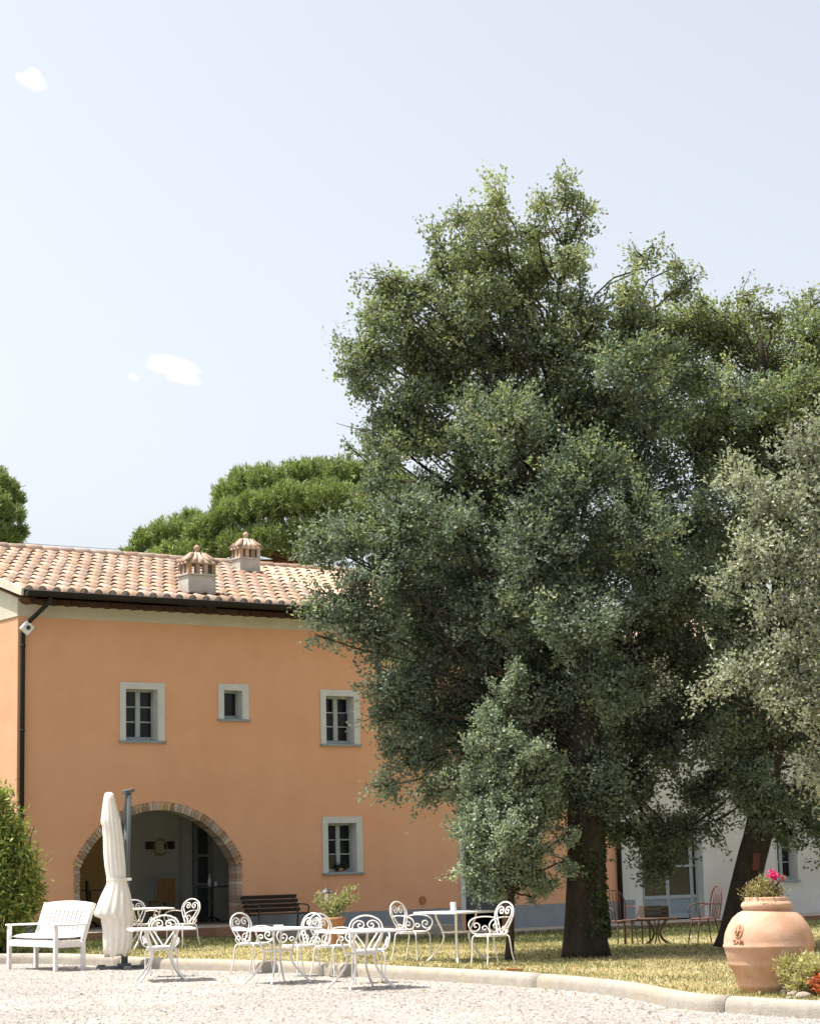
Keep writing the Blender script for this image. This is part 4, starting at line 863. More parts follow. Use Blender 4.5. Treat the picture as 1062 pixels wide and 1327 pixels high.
def make_table(side=.82, hz=.71):
    t = empty('iron_table'); W_ = M['white_iron']; h = side/2; rc = .05
    loop = []
    for cx_, cy_, a0 in ((h-rc, h-rc, 0), (-h+rc, h-rc, pi/2), (-h+rc, -h+rc, pi), (h-rc, -h+rc, 3*pi/2)):
        for i in range(5): loop.append((cx_+rc*cos(a0+pi/2*i/4), cy_+rc*sin(a0+pi/2*i/4)))
    n_ = len(loop); mb = MB()
    mb.add([(x, y, hz-.026) for x, y in loop]+[(x, y, hz-.004) for x, y in loop]+[(x*.99, y*.99, hz) for x, y in loop], [tuple(reversed(range(n_))), tuple(range(2*n_, 3*n_))]+[(k*n_+i, k*n_+(i+1) % n_, (k+1)*n_+(i+1) % n_, (k+1)*n_+i) for k in (0, 1) for i in range(n_)])
    mb.build('tabletop', W_, t)
    for k in range(4):
        q = pi/4+k*pi/2; s_ = side/.82
        lp = catmull([(r*cos(q)*s_, r*sin(q)*s_, z) for r, z in ((.27, hz-.03), (.25, .60), (.19, .46), (.165, .36), (.20, .24), (.30, .11), (.385, .03), (.41, .0))], 4)
        MB().tube(lp, .0145, 7).build('leg', W_, t)
    MB().tube([(.19*cos(2*pi*i/24), .19*sin(2*pi*i/24), .42) for i in range(25)], .009, 5, False).build('leg_ring', W_, t)
    return t
c0 = make_chair(); t0 = make_table()
first = {'c': True, 't': True}
def put(kind, px, py, z, rz, label, sc=1.0):
    src = c0 if kind == 'c' else t0
    o = src if first[kind] else copy_tree(src); first[kind] = False
    p = pg(px, py, z); o.location = p; o.rotation_euler = (0, 0, radians(rz)); o.scale = (.96, .96, .875) if kind == 'c' else (sc, sc, .925)
    return tag(o, label, 'chair' if kind == 'c' else 'table', 'white iron garden chairs' if kind == 'c' else 'white iron garden tables')
LZ = .10
T0 = put('t', 190, 1230, LZ, 20, 'white iron table on the lawn between the parasol and the brick arch', .95)
T1 = put('t', 209, 1271, 0, 12, 'white iron table on the gravel beside the closed parasol')
T2 = put('t', 360, 1274, 0, 38, 'white iron table on the gravel with a small white ashtray on it')
T3 = put('t', 468, 1281, 0, 28, 'bare topped white iron table on gravel in front of the potted shrub')
T4 = put('t', 592, 1247, LZ, 45, 'white iron table on the lawn carrying a glass candle holder', 1.0)
# yaw 0 faces the camera side (-Y); positive turns towards +X
put('c', 236, 1229, LZ, -38, 'white iron armchair on the lawn standing clear in front of the arch')
put('c', 184, 1229, LZ, 40, 'white iron armchair half hidden behind the closed parasol')
put('c', 209, 1266, 0, -4, 'white iron armchair facing out behind the gravel table at the parasol')
put('c', 328, 1261, 0, 52, 'white iron armchair at the ashtray table, nearer the brick arch')
put('c', 388, 1265, 0, -48, 'white iron armchair between the ashtray table and the bare table')
put('c', 432, 1266, 0, 50, 'white iron armchair in front of the terracotta pot')
put('c', 478, 1274, 0, 8, 'white iron armchair facing out behind the bare gravel table')
put('c', 535, 1246, LZ, 58, 'white iron armchair on the lawn at the candle table, away from the young tree')
put('c', 637, 1252, LZ, -58, 'white iron armchair on the lawn next to the young tree stem')
# small things on the tables
p = T2.location; a = MB().lathe([(.055, .0), (.062, .03), (.058, .034), (.048, .012), (.0, .010)], 16, cap=False); o = a.build('ashtray', M['white_plastic']); o.location = (p.x+.02, p.y-.05, .657); tag(o, 'small white ashtray on an iron table', 'ashtray')
p = T4.location; o = tag(empty('candle_holder', (p.x-.03, p.y-.05, LZ+.657)), 'small clear glass candle holder on the lawn table', 'candle holder')
MB().lathe([(.036, 0), (.040, .02), (.040, .115), (.037, .118), (.034, .02), (.0, .015)], 18, cap=False).build('glass_cup', M['clear'], o)
MB().lathe([(.028, .015), (.028, .06), (.0, .062)], 12).build('candle', M['cushion'], o)

# ---- white slatted bench with cushion
fl, fr = pg(10, 1256, 0), pg(74, 1259.5, 0); dd = fr-fl; LB = hypot(dd[0], dd[1]); ang = atan2(dd[1], dd[0])
bench = tag(empty('garden_bench', (fl+fr)/2, ang), 'white slatted wooden garden bench with rounded top rail', 'bench')
h = LB/2*.94; DP = .44; Wd = M['white_wood']
for s in (-1, 1):
    MB().bar((s*h, 0, 0), (s*h, 0, .62), .055).build('leg', Wd, bench, .004)
    MB().bar((s*h, DP, 0), (s*h, DP, .42), .055).build('leg', Wd, bench, .004)
    MB().bar((s*h, DP, .42), (s*h, DP+.17, .93), .05, .06).build('back_post', Wd, bench, .004)
    MB().box(s*h-.04, s*h+.04, -.05, DP+.05, .62, .648).build('armrest', Wd, bench, .006)
    MB().bar((s*h, .0, .36), (s*h, DP, .36), .03, .07).build('side_rail', Wd, bench)
MB().box(-h, h, -.02, .02, .33, .42).build('front_rail', Wd, bench, .004)
MB().box(-h, h, DP-.02, DP+.02, .34, .42).build('rear_rail', Wd, bench, .004)
for k in range(5): MB().box(-h+.03, h-.03, .03+k*.085, .10+k*.085, .405, .425).build('seat_slat', Wd, bench, .003)
def bkp(x, t, o=0): return (x, DP+.17*t+o, .42+.51*t)
n_ = 10; top = MB(); vs_ = []
for i in range(13):
    x = -h+2*h*i/12; cr = .035*(1-(2*i/12-1)**2)
    for t, oo in ((.80, -.02), (.80, .02), (1.0, .02), (1.0, -.02)):
        q = bkp(x, t, oo); vs_.append((q[0], q[1], q[2]+(cr if t == 1.0 else 0)))
top.add(vs_, [(i*4+j, i*4+(j+1) % 4, i*4+4+(j+1) % 4, i*4+4+j) for i in range(12) for j in range(4)]+[(0, 1, 2, 3), (51, 50, 49, 48)])
top.build('top_rail', Wd, bench)
MB().bar(bkp(-h, .17), bkp(h, .17), .03, .09).build('lower_rail', Wd, bench)
for k in range(11):
    x = -h+.07+(2*h-.14)*k/10; MB().bar(bkp(x, .2), bkp(x, .82), .085 if k % 10 else .10, .018, up=(0, 1, 0)).build('back_slat', Wd, bench, .003)
cu = MB(); nx_, ny_ = 16, 6; vs_ = []
for sgn in (1, -1):
    for j in range(ny_+1):
        for i in range(nx_+1):
            a, b = i/nx_, j/ny_; e = (1-(2*a-1)**8)*(1-(2*b-1)**6)
            vs_.append((-h+.05+(2*h-.10)*a, .01+(.43)*b, .465+sgn*.035*e**.5+.008*sin(a*9)*e+(.012*(b > .9))))
k0 = (nx_+1)*(ny_+1)
cu.add(vs_, [(j*(nx_+1)+i, j*(nx_+1)+i+1, (j+1)*(nx_+1)+i+1, (j+1)*(nx_+1)+i) for j in range(ny_) for i in range(nx_)]+[(k0+j*(nx_+1)+i, k0+(j+1)*(nx_+1)+i, k0+(j+1)*(nx_+1)+i+1, k0+j*(nx_+1)+i+1) for j in range(ny_) for i in range(nx_)], True)
o = cu.build('seat_cushion', M['cushion'], None, fix=False); o.location = bench.location; o.rotation_euler = bench.rotation_euler; tag(o, 'long white seat cushion on the white bench', 'cushion')

# ---- closed cantilever parasol
pb = pg(161, 1256, 0); DPp = pb[1]; par = tag(empty('parasol', pb), 'closed ivory cantilever parasol on a grey metal post', 'parasol')
def rel(px, py, D): return Vector(pd(px, py, D)-pb)
pt = rel(166, 1027, DPp)
MB().tube([(0, 0, 0), (pt.x, pt.y, pt.z)], .048, 8).build('post', M['grey_metal'], par)
MB().bar((pt.x-.06, pt.y-.02, pt.z-.45), (pt.x-.015, pt.y-.02, pt.z-.02), .035, .05).build('swing_arm', M['grey_metal'], par)
MB().bar((pt.x-.06, pt.y-.05, pt.z), (pt.x+.06, pt.y+.05, pt.z+.03), .10, .05).build('top_cap', M['grey_metal'], par, .006)
MB().bar((-.38, -.10, .025), (.42, .10, .025), .09, .05).build('base_bar', M['grey_metal'], par, .005); MB().bar((-.12, .42, .026), (.12, -.42, .026), .09, .046).build('base_bar', M['grey_metal'], par, .005)
MB().box(-.09, .09, -.09, .09, .05, .08).build('base_plate', M['grey_metal'], par, .005)
MB().box(-.36, -.26, -.15, -.05, 0.05, .07).build('base_foot', M['black_iron'], par, .005)
ppm = F/DPp; Dc = DPp-.12
prof_c = [(1027, 138, 144), (1029, 135.5, 147), (1036, 134, 148.5), (1050, 132, 152), (1062, 130.8, 155), (1066, 130.5, 156), (1070, 132.2, 156.5), (1085, 133.5, 158.5), (1105, 134, 160.5), (1122, 135.5, 162), (1134, 137.5, 163), (1140, 138.5, 164), (1146, 138, 165), (1158, 132, 168), (1170, 127, 170), (1183, 122, 172), (1187, 123, 172), (1190, 131, 172), (1205, 133.5, 171.5), (1220, 134, 171), (1230, 134.5, 169.5), (1238, 136, 165)]
cn = MB(); NS = 84; vs_ = []
for i, (py, x0, x1) in enumerate(prof_c):
    c = rel((x0+x1)/2, py, Dc); hw_ = (x1-x0)/2/ppm
    fold = .085*min(1, i/4)*(.25 if 10 <= i <= 12 else 1)
    for j in range(NS):
        q = 2*pi*j/NS; rr = 1+fold*(1.1*(abs(sin(7*q+.12*i))-.6)+.35*sin(3*q+1+i*.1)); lo = .03*sin(5*q+1.) if i == len(prof_c)-1 else 0
        rr = 1-.02*(i > 2)+.9*(rr-1)
        vs_.append((c.x+hw_*rr*cos(q), c.y+hw_*.85*rr*sin(q), c.z+lo))
k_ = len(prof_c)
cn.add(vs_, [((i+1)*NS+j, (i+1)*NS+(j+1) % NS, i*NS+(j+1) % NS, i*NS+j) for i in range(k_-1) for j in range(NS)]+[tuple(range(NS)), tuple(reversed(range((k_-1)*NS, k_*NS)))], True)
can = cn.build('canopy', M['canvas'], par)
cs = rel(151.5, 1140, Dc); MB().lathe([(.149, -.018), (.152, 0), (.149, .018)], 28, cap=False, wob=lambda q, z: 1-.0*abs(sin(q))).build('strap', M['canvas'], par).location = cs
MB().box(-.03, .05, -.02, .02, -.02, .02).build('buckle', M['white_plastic'], par).location = (cs.x+.16, cs.y-.02, cs.z)
MB().bar((0, 0, .30), (-.10, -.06, .36), .03).build('crank_handle', M['grey_metal'], par)

# ================================================================== things along the wall
def hpt(u, y, z): P = ORG+UA*u+NA*y; return (P[0], P[1], z)
u0, _ = pf(322, 1180, -.45); u1, _ = pf(394, 1180, -.45); um = (u0+u1)/2; hw_ = (u1-u0)/2
wb = tag(empty('park_bench', hpt(um, -.35, .08), YAW), 'dark wooden slatted bench with iron arms against the orange wall', 'bench'); wb.scale = (1, 1, .82)
for k in range(4): MB().bar((-hw_, .06+.045*k, .52+.105*k), (hw_, .06+.045*k, .52+.105*k), .025, .09, up=(0, -.4, 1)).build('back_slat', M['dark_wood'], wb)
for k in range(4): MB().box(-hw_, hw_, -.40+k*.105, -.31+k*.105, .42, .45).build('seat_slat', M['dark_wood'], wb)
for s in (-1, 1):
    x = s*(hw_-.08); e = MB().tube([(x, -.38, 0), (x, -.36, .42), (x, 0, .41), (x, .05, 0)], .018, 6); e.tube([(x, .0, .42), (x, .06, .55), (x, .20, .88)], .018, 6)
    e.tube(catmull([(x, -.36, .42), (x, -.40, .56), (x, -.36, .63), (x, -.15, .65), (x, .10, .64)], 3), .017, 6); e.build('iron_end', M['black_iron'], wb)
# terracotta pot with variegated shrub, and the lantern behind it
pp_ = pg(432, 1229, LZ); pot = tag(empty('potted_shrub', pp_), 'pale variegated shrub in a tall terracotta pot on the lawn', 'potted plant')
MB().lathe([(.125, 0), (.13, .02), (.17, .40), (.195, .41), (.20, .47), (.185, .475), (.165, .44), (.0, .43)], 20, cap=False).build('pot', M['terracotta_pot'], pot)
st = MB()
tipsP = [(412, 1160), (420, 1172), (430, 1158), (438, 1165), (446, 1156), (455, 1150), (462, 1146), (468, 1160), (405, 1165), (450, 1172), (440, 1180), (425, 1180), (456, 1163)]
PLv = []; PLd = []
for x, y in tipsP:
    tp = pd(x, y, pp_[1]+random.uniform(-.15, .15))-pp_; pth = catmull([(0, 0, .43), (tp[0]*.35, tp[1]*.4, .43+(tp[2]-.43)*.55), tp], 6); st.tube(pth, list(np.linspace(.006, .003, len(pth))), 4, False)
    for i in range(90):
        t = random.uniform(.25, 1.0)**.8; q = pth[min(len(pth)-1, int(t*(len(pth)-1)))]; PLv.append(q+rng.normal(0, .03, 3)); PLd.append(rng.normal(0, .7, 3)+np.array((tp[0], tp[1], .5)))
st.build('stems', M['bark'], pot, fix=False); PLv = np.array(PLv); PLd = np.array(PLd); N = len(PLv)
np_quads('foliage', leaf_quads(PLv, PLd, rng.uniform(.035, .065, N), rng.uniform(.018, .03, N)), M['leaf_soft'], pot, tint(N, [(.34, .36, .20), (.22, .26, .11), (.45, .44, .30)], [2, 2, 1]))
lp_ = pg(424, 1222, LZ); lam = tag(empty('garden_lantern', lp_), 'black garden lantern on a post rising from the potted shrub', 'lamp')
zt = pd(424, 1152, lp_[1])[2]-LZ
MB().tube([(0, 0, 0), (0, 0, zt-.22)], .018, 8).build('post', M['black_iron'], lam)
MB().lathe([(.04, zt-.22), (.05, zt-.20), (.06, zt-.08), (.062, zt-.075)], 8).build('lantern_glass', M['bulb'], lam)
for k in range(4): q = pi/4+k*pi/2; MB().bar((.045*cos(q), .045*sin(q), zt-.22), (.065*cos(q), .065*sin(q), zt-.07), .009).build('cage_bar', M['black_iron'], lam)
MB().lathe([(.115, zt-.075), (.11, zt-.055), (.05, zt-.01), (.02, zt), (.018, zt+.02), (.0, zt+.035)], 16, cap=False).build('hood', M['black_iron'], lam)
# sill plant
o = tag(empty('sill_plant', hpt(7.30, .08, 1.222)), 'small dark potted plant on the lower window sill', 'plant')
MB().lathe([(.045, 0), (.06, .08), (.0, .08)], 12).build('pot', M['terracotta_pot'], o)
plant_leaves('foliage', [(0, 0, .11, .10), (.1, 0, .09, .08), (-.1, 0, .09, .08)], 500, (.04, .02), [(.03, .05, .02)], [1], o, np.zeros(3), 'leaf', per=8, spread=.02, twl=.08)
# ---- inside the loggia
def bistro(u, y, label, r=.36, hz=.74):
    t = tag(empty('pedestal_table', hpt(u, y, FL), YAW), label, 'table')
    MB().lathe([(r, hz-.025), (r, hz), (0, hz)], 24).build('tabletop', M['slate_door'], t); MB().tube([(0, 0, .03), (0, 0, hz-.02)], .028, 8).build('pedestal', M['black_iron'], t)
    for k in range(4): q = k*pi/2+.5; MB().tube([(0, 0, .14), (.18*cos(q), .18*sin(q), .06), (.30*cos(q), .30*sin(q), .0)], .016, 6).build('foot', M['black_iron'], t)
    return t
uT = pf(274, 1160, 1.7)[0]; tb = bistro(uT, 1.7, 'dark pedestal table with a bottle inside the arch')
o = tag(MB().lathe([(.036, 0), (.038, .13), (.014, .18), (.013, .25), (0, .25)], 12).build('bottle', M['clear']), 'small pale bottle on the table in the arch', 'bottle'); o.location = hpt(uT-.10, 1.6, FL+.74)
o = tag(MB().lathe([(.03, 0), (.035, .09), (.03, .09), (.026, .01), (0, .01)], 12, cap=False).build('drinking_glass', M['clear']), 'short glass beside the bottle in the arch', 'glass'); o.location = hpt(uT+.02, 1.55, FL+.74)
bistro(pf(116, 1160, 1.9)[0], 1.9, 'dark pedestal table in the ochre corner of the arch', .38)
def wchair(u, y, rz, label, mt):
    c = tag(empty('wooden_chair', hpt(u, y, FL), YAW+rz), label, 'chair')
    MB().box(-.2, .2, -.2, .2, .43, .46).build('seat', M[mt], c, .006)
    for sx in (-1, 1):
        MB().bar((sx*.17, -.17, 0), (sx*.17, -.17, .43), .035).build('leg', M[mt], c); MB().bar((sx*.17, .18, 0), (sx*.17, .24, .92), .035).build('back_post', M[mt], c)
    for k in range(5): x = -.13+k*.065; MB().bar((x, .19, .46), (x, .235, .86), .045, .014, up=(0, 1, 0)).build('back_slat', M[mt], c)
    MB().bar((-.19, .237, .88), (.19, .237, .88), .03, .08).build('top_rail', M[mt], c)
    return c
wchair(pf(209, 1180, 2.4)[0], 2.4, pi, 'honey coloured wooden slat chair turned to the loggia wall', 'honey_wood')
wchair(pf(128, 1180, 1.6)[0], 1.6, 1.2, 'dark wooden chair beside the table in the ochre corner', 'dark_wood')
ou, oz = pf(208, 1097, LD-.06); orn = tag(empty('wall_ornament', hpt(ou, LD-.03, oz), YAW), 'dark carved ornament with pale medallion on the loggia wall', 'ornament')
MB().box(-.34, -.11, -.03, .025, -.06, .10).build('wing_panel', M['dark_wood'], orn, .01); MB().box(.11, .34, -.03, .025, -.06, .10).build('wing_panel', M['dark_wood'], orn, .01)
o = MB().lathe([(.0, -.06), (.06, -.055), (.12, -.03), (.15, .0), (.15, .02)], 20, cap=False).build('medallion', M['loggia'], orn); o.rotation_euler = (pi/2, 0, 0); o.location = (0, -.0, -.02)
mb = MB().tube([(.15*cos(2*pi*i/24), -.02, -.02+.17*sin(2*pi*i/24)) for i in range(25)], .02, 6, False); mb.build('frame', M['ochre'], orn)

# ---- rusty red iron set under the trees
ZR = -.14
def red_chair(px, py, rz, label, mt):
    p = pg(px, py, ZR); p[2] = float(lawn_h(p[0], p[1])); c = tag(empty('rusty_armchair', p, radians(rz)), label, 'chair'); m = M[mt]
    MB().lathe([(.0, .44), (.21, .44), (.225, .43), (.22, .415), (0, .42)], 18, cap=False).build('seat', m, c)
    hp = catmull([(x, .19+.16*(z-.43), z) for x, z in ((-.19, .43), (-.22, .6), (-.215, .78), (-.13, .91), (0, .95), (.13, .91), (.215, .78), (.22, .6), (.19, .43))], 4)
    b = MB().tube(hp, .013, 6).build('backrest', m, c)
    for k in range(5):
        x = -.13+.065*k; zt_ = .95-.5*x*x*4; MB().tube([(x*.8, .19, .43), (x, .24, .7), (x, .265, zt_-.03)], .008, 5).build('spindle', m, b)
    for s in (-1, 1):
        MB().tube(catmull([(s*.215, .22, .66), (s*.25, .05, .67), (s*.25, -.12, .64), (s*.235, -.17, .55), (s*.2, -.14, .43)], 3), .011, 6).build('armrest', m, c)
        for f in (-1, 1): MB().tube([(s*.15, f*.14, .42), (s*.18, f*.17, .25), (s*.20, f*.21, 0)], .011, 6).build('leg', M['dark_iron'], c)
    return c
red_chair(806, 1229, 25, 'rust red iron armchair between the big trunk and the crate table', 'rust_iron')
red_chair(913, 1231, -75, 'rust red iron armchair close to the leaning trunk', 'rust_iron')
p = pg(852, 1232, ZR); p[2] = float(lawn_h(p[0], p[1])); rt_ = tag(empty('iron_side_table', p), 'low dark iron table with bowed legs on the shaded lawn', 'table')
MB().lathe([(.34, .44), (.35, .455), (.34, .47), (0, .47)], 24).build('tabletop', M['dark_iron'], rt_)
for k in range(6):
    q = k*pi/3+.2; MB().tube(catmull([(r*cos(q), r*sin(q), z) for r, z in ((.20, .44), (.12, .34), (.06, .22), (.12, .10), (.30, .0))], 4), .012, 6).build('leg', M['dark_iron'], rt_)
cr = tag(empty('wooden_crate', (p[0]-.04, p[1], p[2]+.47), .2), 'small dark wooden crate lying on the low iron table', 'crate')
for k in range(3): MB().box(-.21, .21, -.15, -.13, .01+k*.065, .06+k*.065).build('slat', M['dark_wood'], cr); MB().box(-.21, .21, .13, .15, .01+k*.065, .06+k*.065).build('slat', M['dark_wood'], cr)
for s in (-1, 1): MB().box(s*.19-.02, s*.19+.02, -.13, .13, 0, .19).build('end_board', M['dark_wood'], cr)
MB().box(-.17, .17, -.13, .13, 0, .02).build('bottom_board', M['dark_wood'], cr); MB().box(-.17, .17, -.125, .125, .15, .18).build('moss_filling', M['honey_wood'], cr)
ds = pg(826, 1231, ZR); ds[2] = float(lawn_h(ds[0], ds[1])); so_ = tag(empty('iron_stool', ds, .3), 'square dark iron stool beside the crate table', 'stool')
MB().box(-.19, .19, -.19, .19, .42, .45).build('seat', M['dark_iron'], so_, .004)
for sx in (-1, 1):
    for sy in (-1, 1): MB().bar((sx*.16, sy*.16, 0), (sx*.16, sy*.16, .42), .022).build('leg', M['dark_iron'], so_)
# red box on the leaning trunk
pr = pd(979, 1117, D2-.24); o = tag(MB().box(-.05, .05, -.03, .05, -.12, .12).build('nest_box', M['red'], None, .006), 'small dull red box fixed to the leaning trunk', 'box'); o.location = pr; o.rotation_euler = (0, .12, 0)
# terracotta brick on the grass
pr = pg(665, 1260, LZ); o = tag(MB().box(-.10, .10, -.05, .05, -.02, .045).build('loose_brick', M['terracotta_dark'], None, .006), 'broken reddish brick lying on the grass by the kerb', 'brick'); o.location = (pr[0], pr[1], LZ); o.rotation_euler = (0, .06, .2)
# pot at the left edge of the lawn
pr = pg(-8, 1238, LZ); o = tag(MB().lathe([(.13, 0), (.17, .22), (.20, .23), (.20, .28), (.18, .28), (.16, .24), (0, .23)], 18, cap=False).build('clay_pot', M['terracotta_pot']), 'low clay pot standing behind the white bench', 'pot'); o.location = pr

# ================================================================== the big jar
jb_ = pg(999, 1287, LZ); JS = jb_[1]/F
jar = tag(empty('clay_jar', (jb_[0], jb_[1], LZ-.01)), 'big pale terracotta oil jar with bands and stamped emblem at the kerb', 'jar')
prj = [(34, 0), (36, 2), (36.5, 5), (38.5, 8), (42.5, 11), (42, 13), (41.5, 15), (45.5, 25), (49.5, 33), (51.5, 36), (52.8, 38), (52.2, 40), (53, 43), (55.2, 52), (56.2, 57.5), (57.8, 59.5), (57.6, 61.5), (56.4, 63), (56.2, 68), (54.2, 77), (50, 86), (44, 95), (37, 101), (30.5, 104), (29, 105), (30.5, 106), (32.2, 108), (32.6, 111), (31, 114), (28.2, 115.5), (27.5, 116), (27.5, 118.5), (26.8, 120.5), (25, 121), (22.5, 120), (22, 113), (0, 112)]
jm = MB(); NJ = 64
jm.lathe([(r*JS, z*JS) for r, z in prj], NJ, cap=False, wob=lambda q, z: 1+.006*sin(2*q+z*3)+.004*sin(5*q+z*7))
jm.build('body', M['terracotta'], jar)
def on_jar(q, zpx, lift=0):          # q azimuth from the camera side
    r = np.interp(zpx, [p[1] for p in prj[3:24]], [p[0] for p in prj[3:24]])*JS+lift; a_ = -pi/2+q; return Vector((r*cos(a_), r*sin(a_), zpx*JS))
qe = -.92
em_ = MB(); ring = []
for i in range(20):
    t = 2*pi*i/20; ring.append(on_jar(qe+.115*cos(t), 80+8.2*sin(t), .004))
cen = on_jar(qe, 80, .010)
em_.add([tuple(p) for p in ring]+[tuple(cen)], [(i, (i+1) % 20, 20) for i in range(20)], True); em_.build('emblem', M['terracotta_dark'], jar)
em2 = MB(); em2.tube([on_jar(qe+.115*cos(2*pi*i/24), 80+8.2*sin(2*pi*i/24), .004) for i in range(25)], .006, 6, False)
em2.tube([on_jar(qe-.02, 74, .012), on_jar(qe+.01, 79, .016), on_jar(qe-.01, 86, .012)], .009, 6); em2.tube([on_jar(qe-.10, 78, .006), on_jar(qe-.02, 82, .014), on_jar(qe+.09, 79, .006)], .007, 6)
em2.build('emblem_relief', M['terracotta'], jar)
G = {'S': [(1, 1), (.2, 1), (0, .8), (.2, .55), (.8, .45), (1, .2), (.8, 0), (0, 0)], 'A': [(0, 0), (.5, 1), (1, 0)], 'R': [(0, 0), (0, 1), (.8, 1), (1, .75), (.8, .5), (0, .5), (1, 0)]}
for k, chh in enumerate('SAR'):
    st_ = MB(); st_.tube([on_jar(qe-.13+.105*k+.08*x, 63.8+5*y, .003) for x, y in G[chh]], .0045, 5); st_.build('stamped_letter', M['terracotta_dark'], jar)
# planting in the jar
jz = LZ+116*JS
fp = tag(empty('jar_flowers', (jb_[0], jb_[1], jz-.03)), 'dry brownish flower cushion growing in the mouth of the big jar', 'plant')
plant_leaves('foliage', [(-.03, 0, .09, .15), (-.12, 0, .08, .11), (.08, 0, .09, .11), (0, .05, .12, .12), (-.02, -.08, .06, .12)], 5200, (.03, .014), [(.28, .22, .11), (.34, .29, .15), (.20, .20, .08), (.40, .30, .22), (.15, .16, .06)], [3, 2, 3, 1, 2], fp, np.zeros(3), 'leaf_soft', per=8, spread=.03, twl=.08)
mb = MB()
for k in range(12): mb.tube([(0, 0, -.05), (random.uniform(-.1, .1), random.uniform(-.08, .08), .12), (random.uniform(-.16, .16), random.uniform(-.1, .1), .2)], .004, 4, False)
mb.tube([(.03, -.03, .1), (.06, -.06, .22), (.055, -.07, .27)], .005, 4); mb.tube([(.06, -.03, .1), (.12, -.04, .2), (.17, -.05, .24)], .005, 4); mb.build('stems', M['bark'], fp, fix=False)
for (x, y, z, r, cc) in ((.055, -.08, .265, .042, (.75, .06, .22)), (.085, -.07, .245, .03, (.70, .05, .2)), (.16, -.05, .235, .03, (.42, .22, .20))):
    P = np.array((x, y, z))+rng.normal(0, r*.4, (60, 3)); np_quads('blossom', leaf_quads(P, rng.normal(0, 1, (60, 3)), np.full(60, r*.8), np.full(60, r*.6)), M['petal'], fp, tint(60, [cc], [1]))
# planting at the foot: yellow green bush, red ground plants, rocks
def bush(px, py, r_px, label, cols, wts, n, leaf, hgt=1.0, cat='plant', mname='leaf_soft', per=12):
    p = pg(px, py, LZ); s = p[1]/F; b = tag(empty('garden_plant', p), label, cat); r = r_px*s
    cl = [(0, 0, r*.7*hgt, r*.75)]+[(r*.6*cos(k*1.05), r*.6*sin(k*1.05), r*(.45+.4*(k % 2))*hgt, r*.5) for k in range(6)]
    plant_leaves('foliage', cl, n, leaf, cols, wts, b, np.zeros(3), mname, per=per, spread=.02, twl=.10, up=.6)
    mb = MB()
    for k in range(7): mb.tube([(0, 0, 0), (r*.7*cos(k), r*.7*sin(k), r*.9*hgt)], .004, 4, False)
    mb.build('stems', M['bark'], b, fix=False); return b
bush(1044, 1291, 33, 'yellow green feathery bush at the foot of the big jar', [(.42, .39, .19), (.48, .445, .24), (.32, .31, .14), (.54, .49, .28)], [3, 3, 2, 1], 8000, (.055, .012), 1.2)
bush(1013, 1283, 11, 'small red leaved plant wedged between the jar and the rocks', [(.42, .09, .045), (.50, .16, .08), (.30, .10, .05), (.30, .22, .08)], [3, 2, 2, 1], 1100, (.035, .018))
bush(1072, 1293, 20, 'red leaved plant beyond the yellow green bush', [(.45, .085, .04), (.52, .14, .07), (.30, .08, .04), (.28, .24, .08)], [3, 2, 2, 1], 1800, (.04, .02), 1.2)
ico = bmesh.new(); bmesh.ops.create_icosphere(ico, subdivisions=2, radius=1)
rk_lab = ['pale rock under the red leaved plant, close against the jar', 'rounded buff rock, larger neighbour of the jar-side rock', 'flat pale rock in the middle of the little rock row', 'broad pale rock in front of the yellow green bush', 'small grey rock half under the yellow green bush']
for k, (px, py, rp, asp_) in enumerate(((1010, 1285, 6, .8), (1018, 1288, 7.5, .75), (1028, 1291, 8, .7), (1041, 1294, 10, .62), (1022, 1294, 4.5, .6))):
    p = pg(px, py+2, LZ); s = p[1]/F*rp; m = bpy.data.meshes.new('rock'); b2 = ico.copy(); ph = rng.uniform(0, 6, 6)
    for v in b2.verts:
        c = v.co; f_ = 1+.12*sin(c.x*3+ph[0])*cos(c.y*3+ph[1])+.08*sin(c.z*5+ph[2]+c.x*4); v.co = Vector((c.x*s*f_*1.1, c.y*s*f_*.9, c.z*s*f_*asp_+s*asp_*.6))
    b2.to_mesh(m); b2.free(); m.materials.append(M['rock']); m.polygons.foreach_set('use_smooth', [True]*len(m.polygons))
    o = link(bpy.data.objects.new('rock', m)); o.location = p; o.rotation_euler = (0, 0, rng.uniform(0, 6)); tag(o, rk_lab[k], 'rock', 'rocks at the foot of the jar')
# overhead cable beyond the roof
a_, b_ = pd(-60, 697, 75), pd(470, 724, 75); mb = MB(); pts = [a_+(b_-a_)*t-np.array((0, 0, 1.6*t*(1-t)*.3)) for t in np.linspace(0, 1, 12)]; mb.tube([tuple(p) for p in pts], .009, 5)
tag(mb.build('overhead_cable', M['black_iron']), 'thin overhead cable crossing the sky between the pines', 'cable')

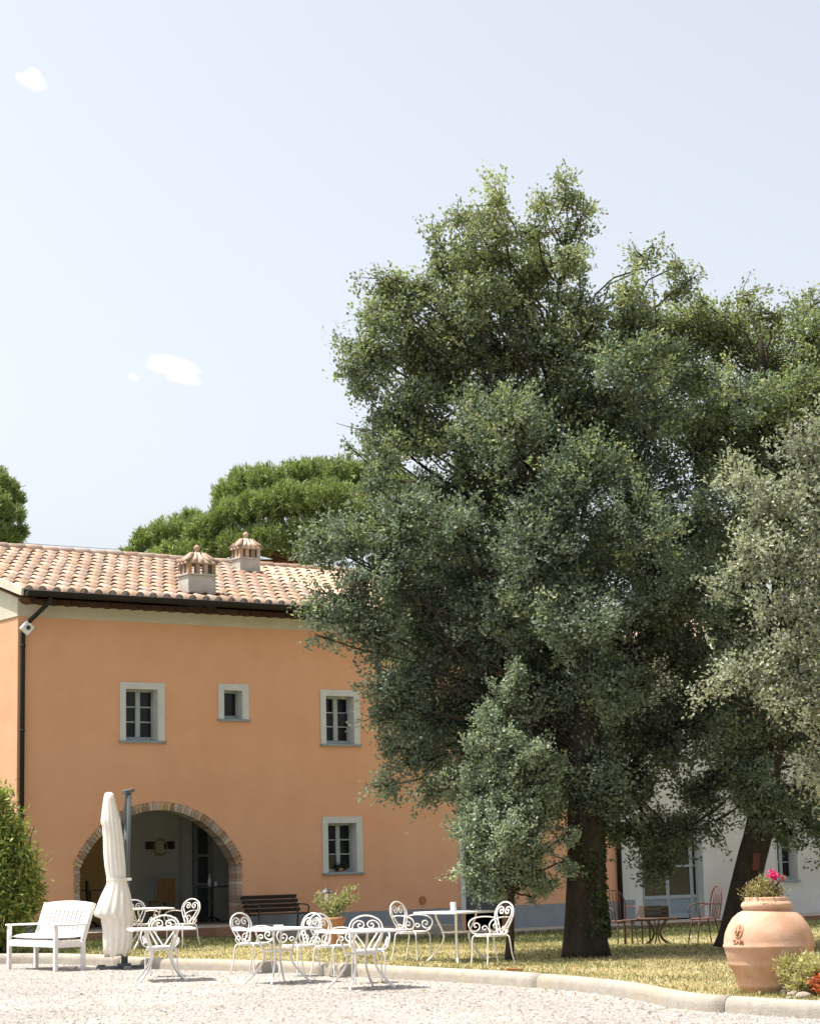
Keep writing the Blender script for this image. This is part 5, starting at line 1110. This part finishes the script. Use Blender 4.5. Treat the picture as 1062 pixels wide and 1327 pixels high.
# ================================================================== clouds
def cloudmat(name, scale, seed, dens):
    m = bpy.data.materials.new(name); m.use_nodes = True; nt = m.node_tree; nt.nodes.clear(); L = nt.links.new
    tc = _n(nt, 'ShaderNodeTexCoord'); ln = _n(nt, 'ShaderNodeVectorMath', operation='LENGTH'); L(tc.outputs['Object'], ln.inputs[0])
    no = _n(nt, 'ShaderNodeTexNoise', noise_dimensions='4D'); no.inputs['W'].default_value = seed; no.inputs['Scale'].default_value = scale; no.inputs['Detail'].default_value = 5; L(tc.outputs['Object'], no.inputs['Vector'])
    a1 = _n(nt, 'ShaderNodeMath', operation='MULTIPLY_ADD'); L(no.outputs[0], a1.inputs[0]); a1.inputs[1].default_value = 1.5; a1.inputs[2].default_value = -.12
    s1 = _n(nt, 'ShaderNodeMath', operation='SUBTRACT'); L(a1.outputs[0], s1.inputs[0]); L(ln.outputs['Value'], s1.inputs[1])
    mr = _n(nt, 'ShaderNodeMapRange'); mr.inputs[1].default_value = -.02; mr.inputs[2].default_value = .5; mr.inputs[4].default_value = dens; L(s1.outputs[0], mr.inputs[0])
    v = _n(nt, 'ShaderNodeVolumePrincipled'); v.inputs['Color'].default_value = (1, 1, 1, 1); v.inputs['Anisotropy'].default_value = .2; L(mr.outputs[0], v.inputs['Density'])
    o = _n(nt, 'ShaderNodeOutputMaterial'); L(v.outputs[0], o.inputs['Volume']); return m
def cloud(px, py, wpx, hpx, tilt, label, seed, dens=.12):
    D = 1600.; P = pd(px, py, D); s = D/F
    bm = bmesh.new(); bmesh.ops.create_icosphere(bm, subdivisions=3, radius=1); m = bpy.data.meshes.new('cloud'); bm.to_mesh(m); bm.free(); m.materials.append(cloudmat('cloud_vapour', 1.7, seed, dens))
    o = link(bpy.data.objects.new('cloud', m)); o.location = P; o.scale = (wpx*s*.62, wpx*s*.5, hpx*s*.62); o.rotation_euler = (0, radians(tilt), 0)
    return tag(o, label, 'cloud', 'small fair weather clouds')
cloud(42, 103, 52, 40, 25, 'small rounded white cloud higher in the clear sky', 3.1)
cloud(225, 478, 92, 38, 18, 'longer slanting white cloud lower in the sky', 7.7)
cloud(173, 489, 24, 16, 25, 'tiny wisp of cloud beside the slanting cloud', 5.2, .05)
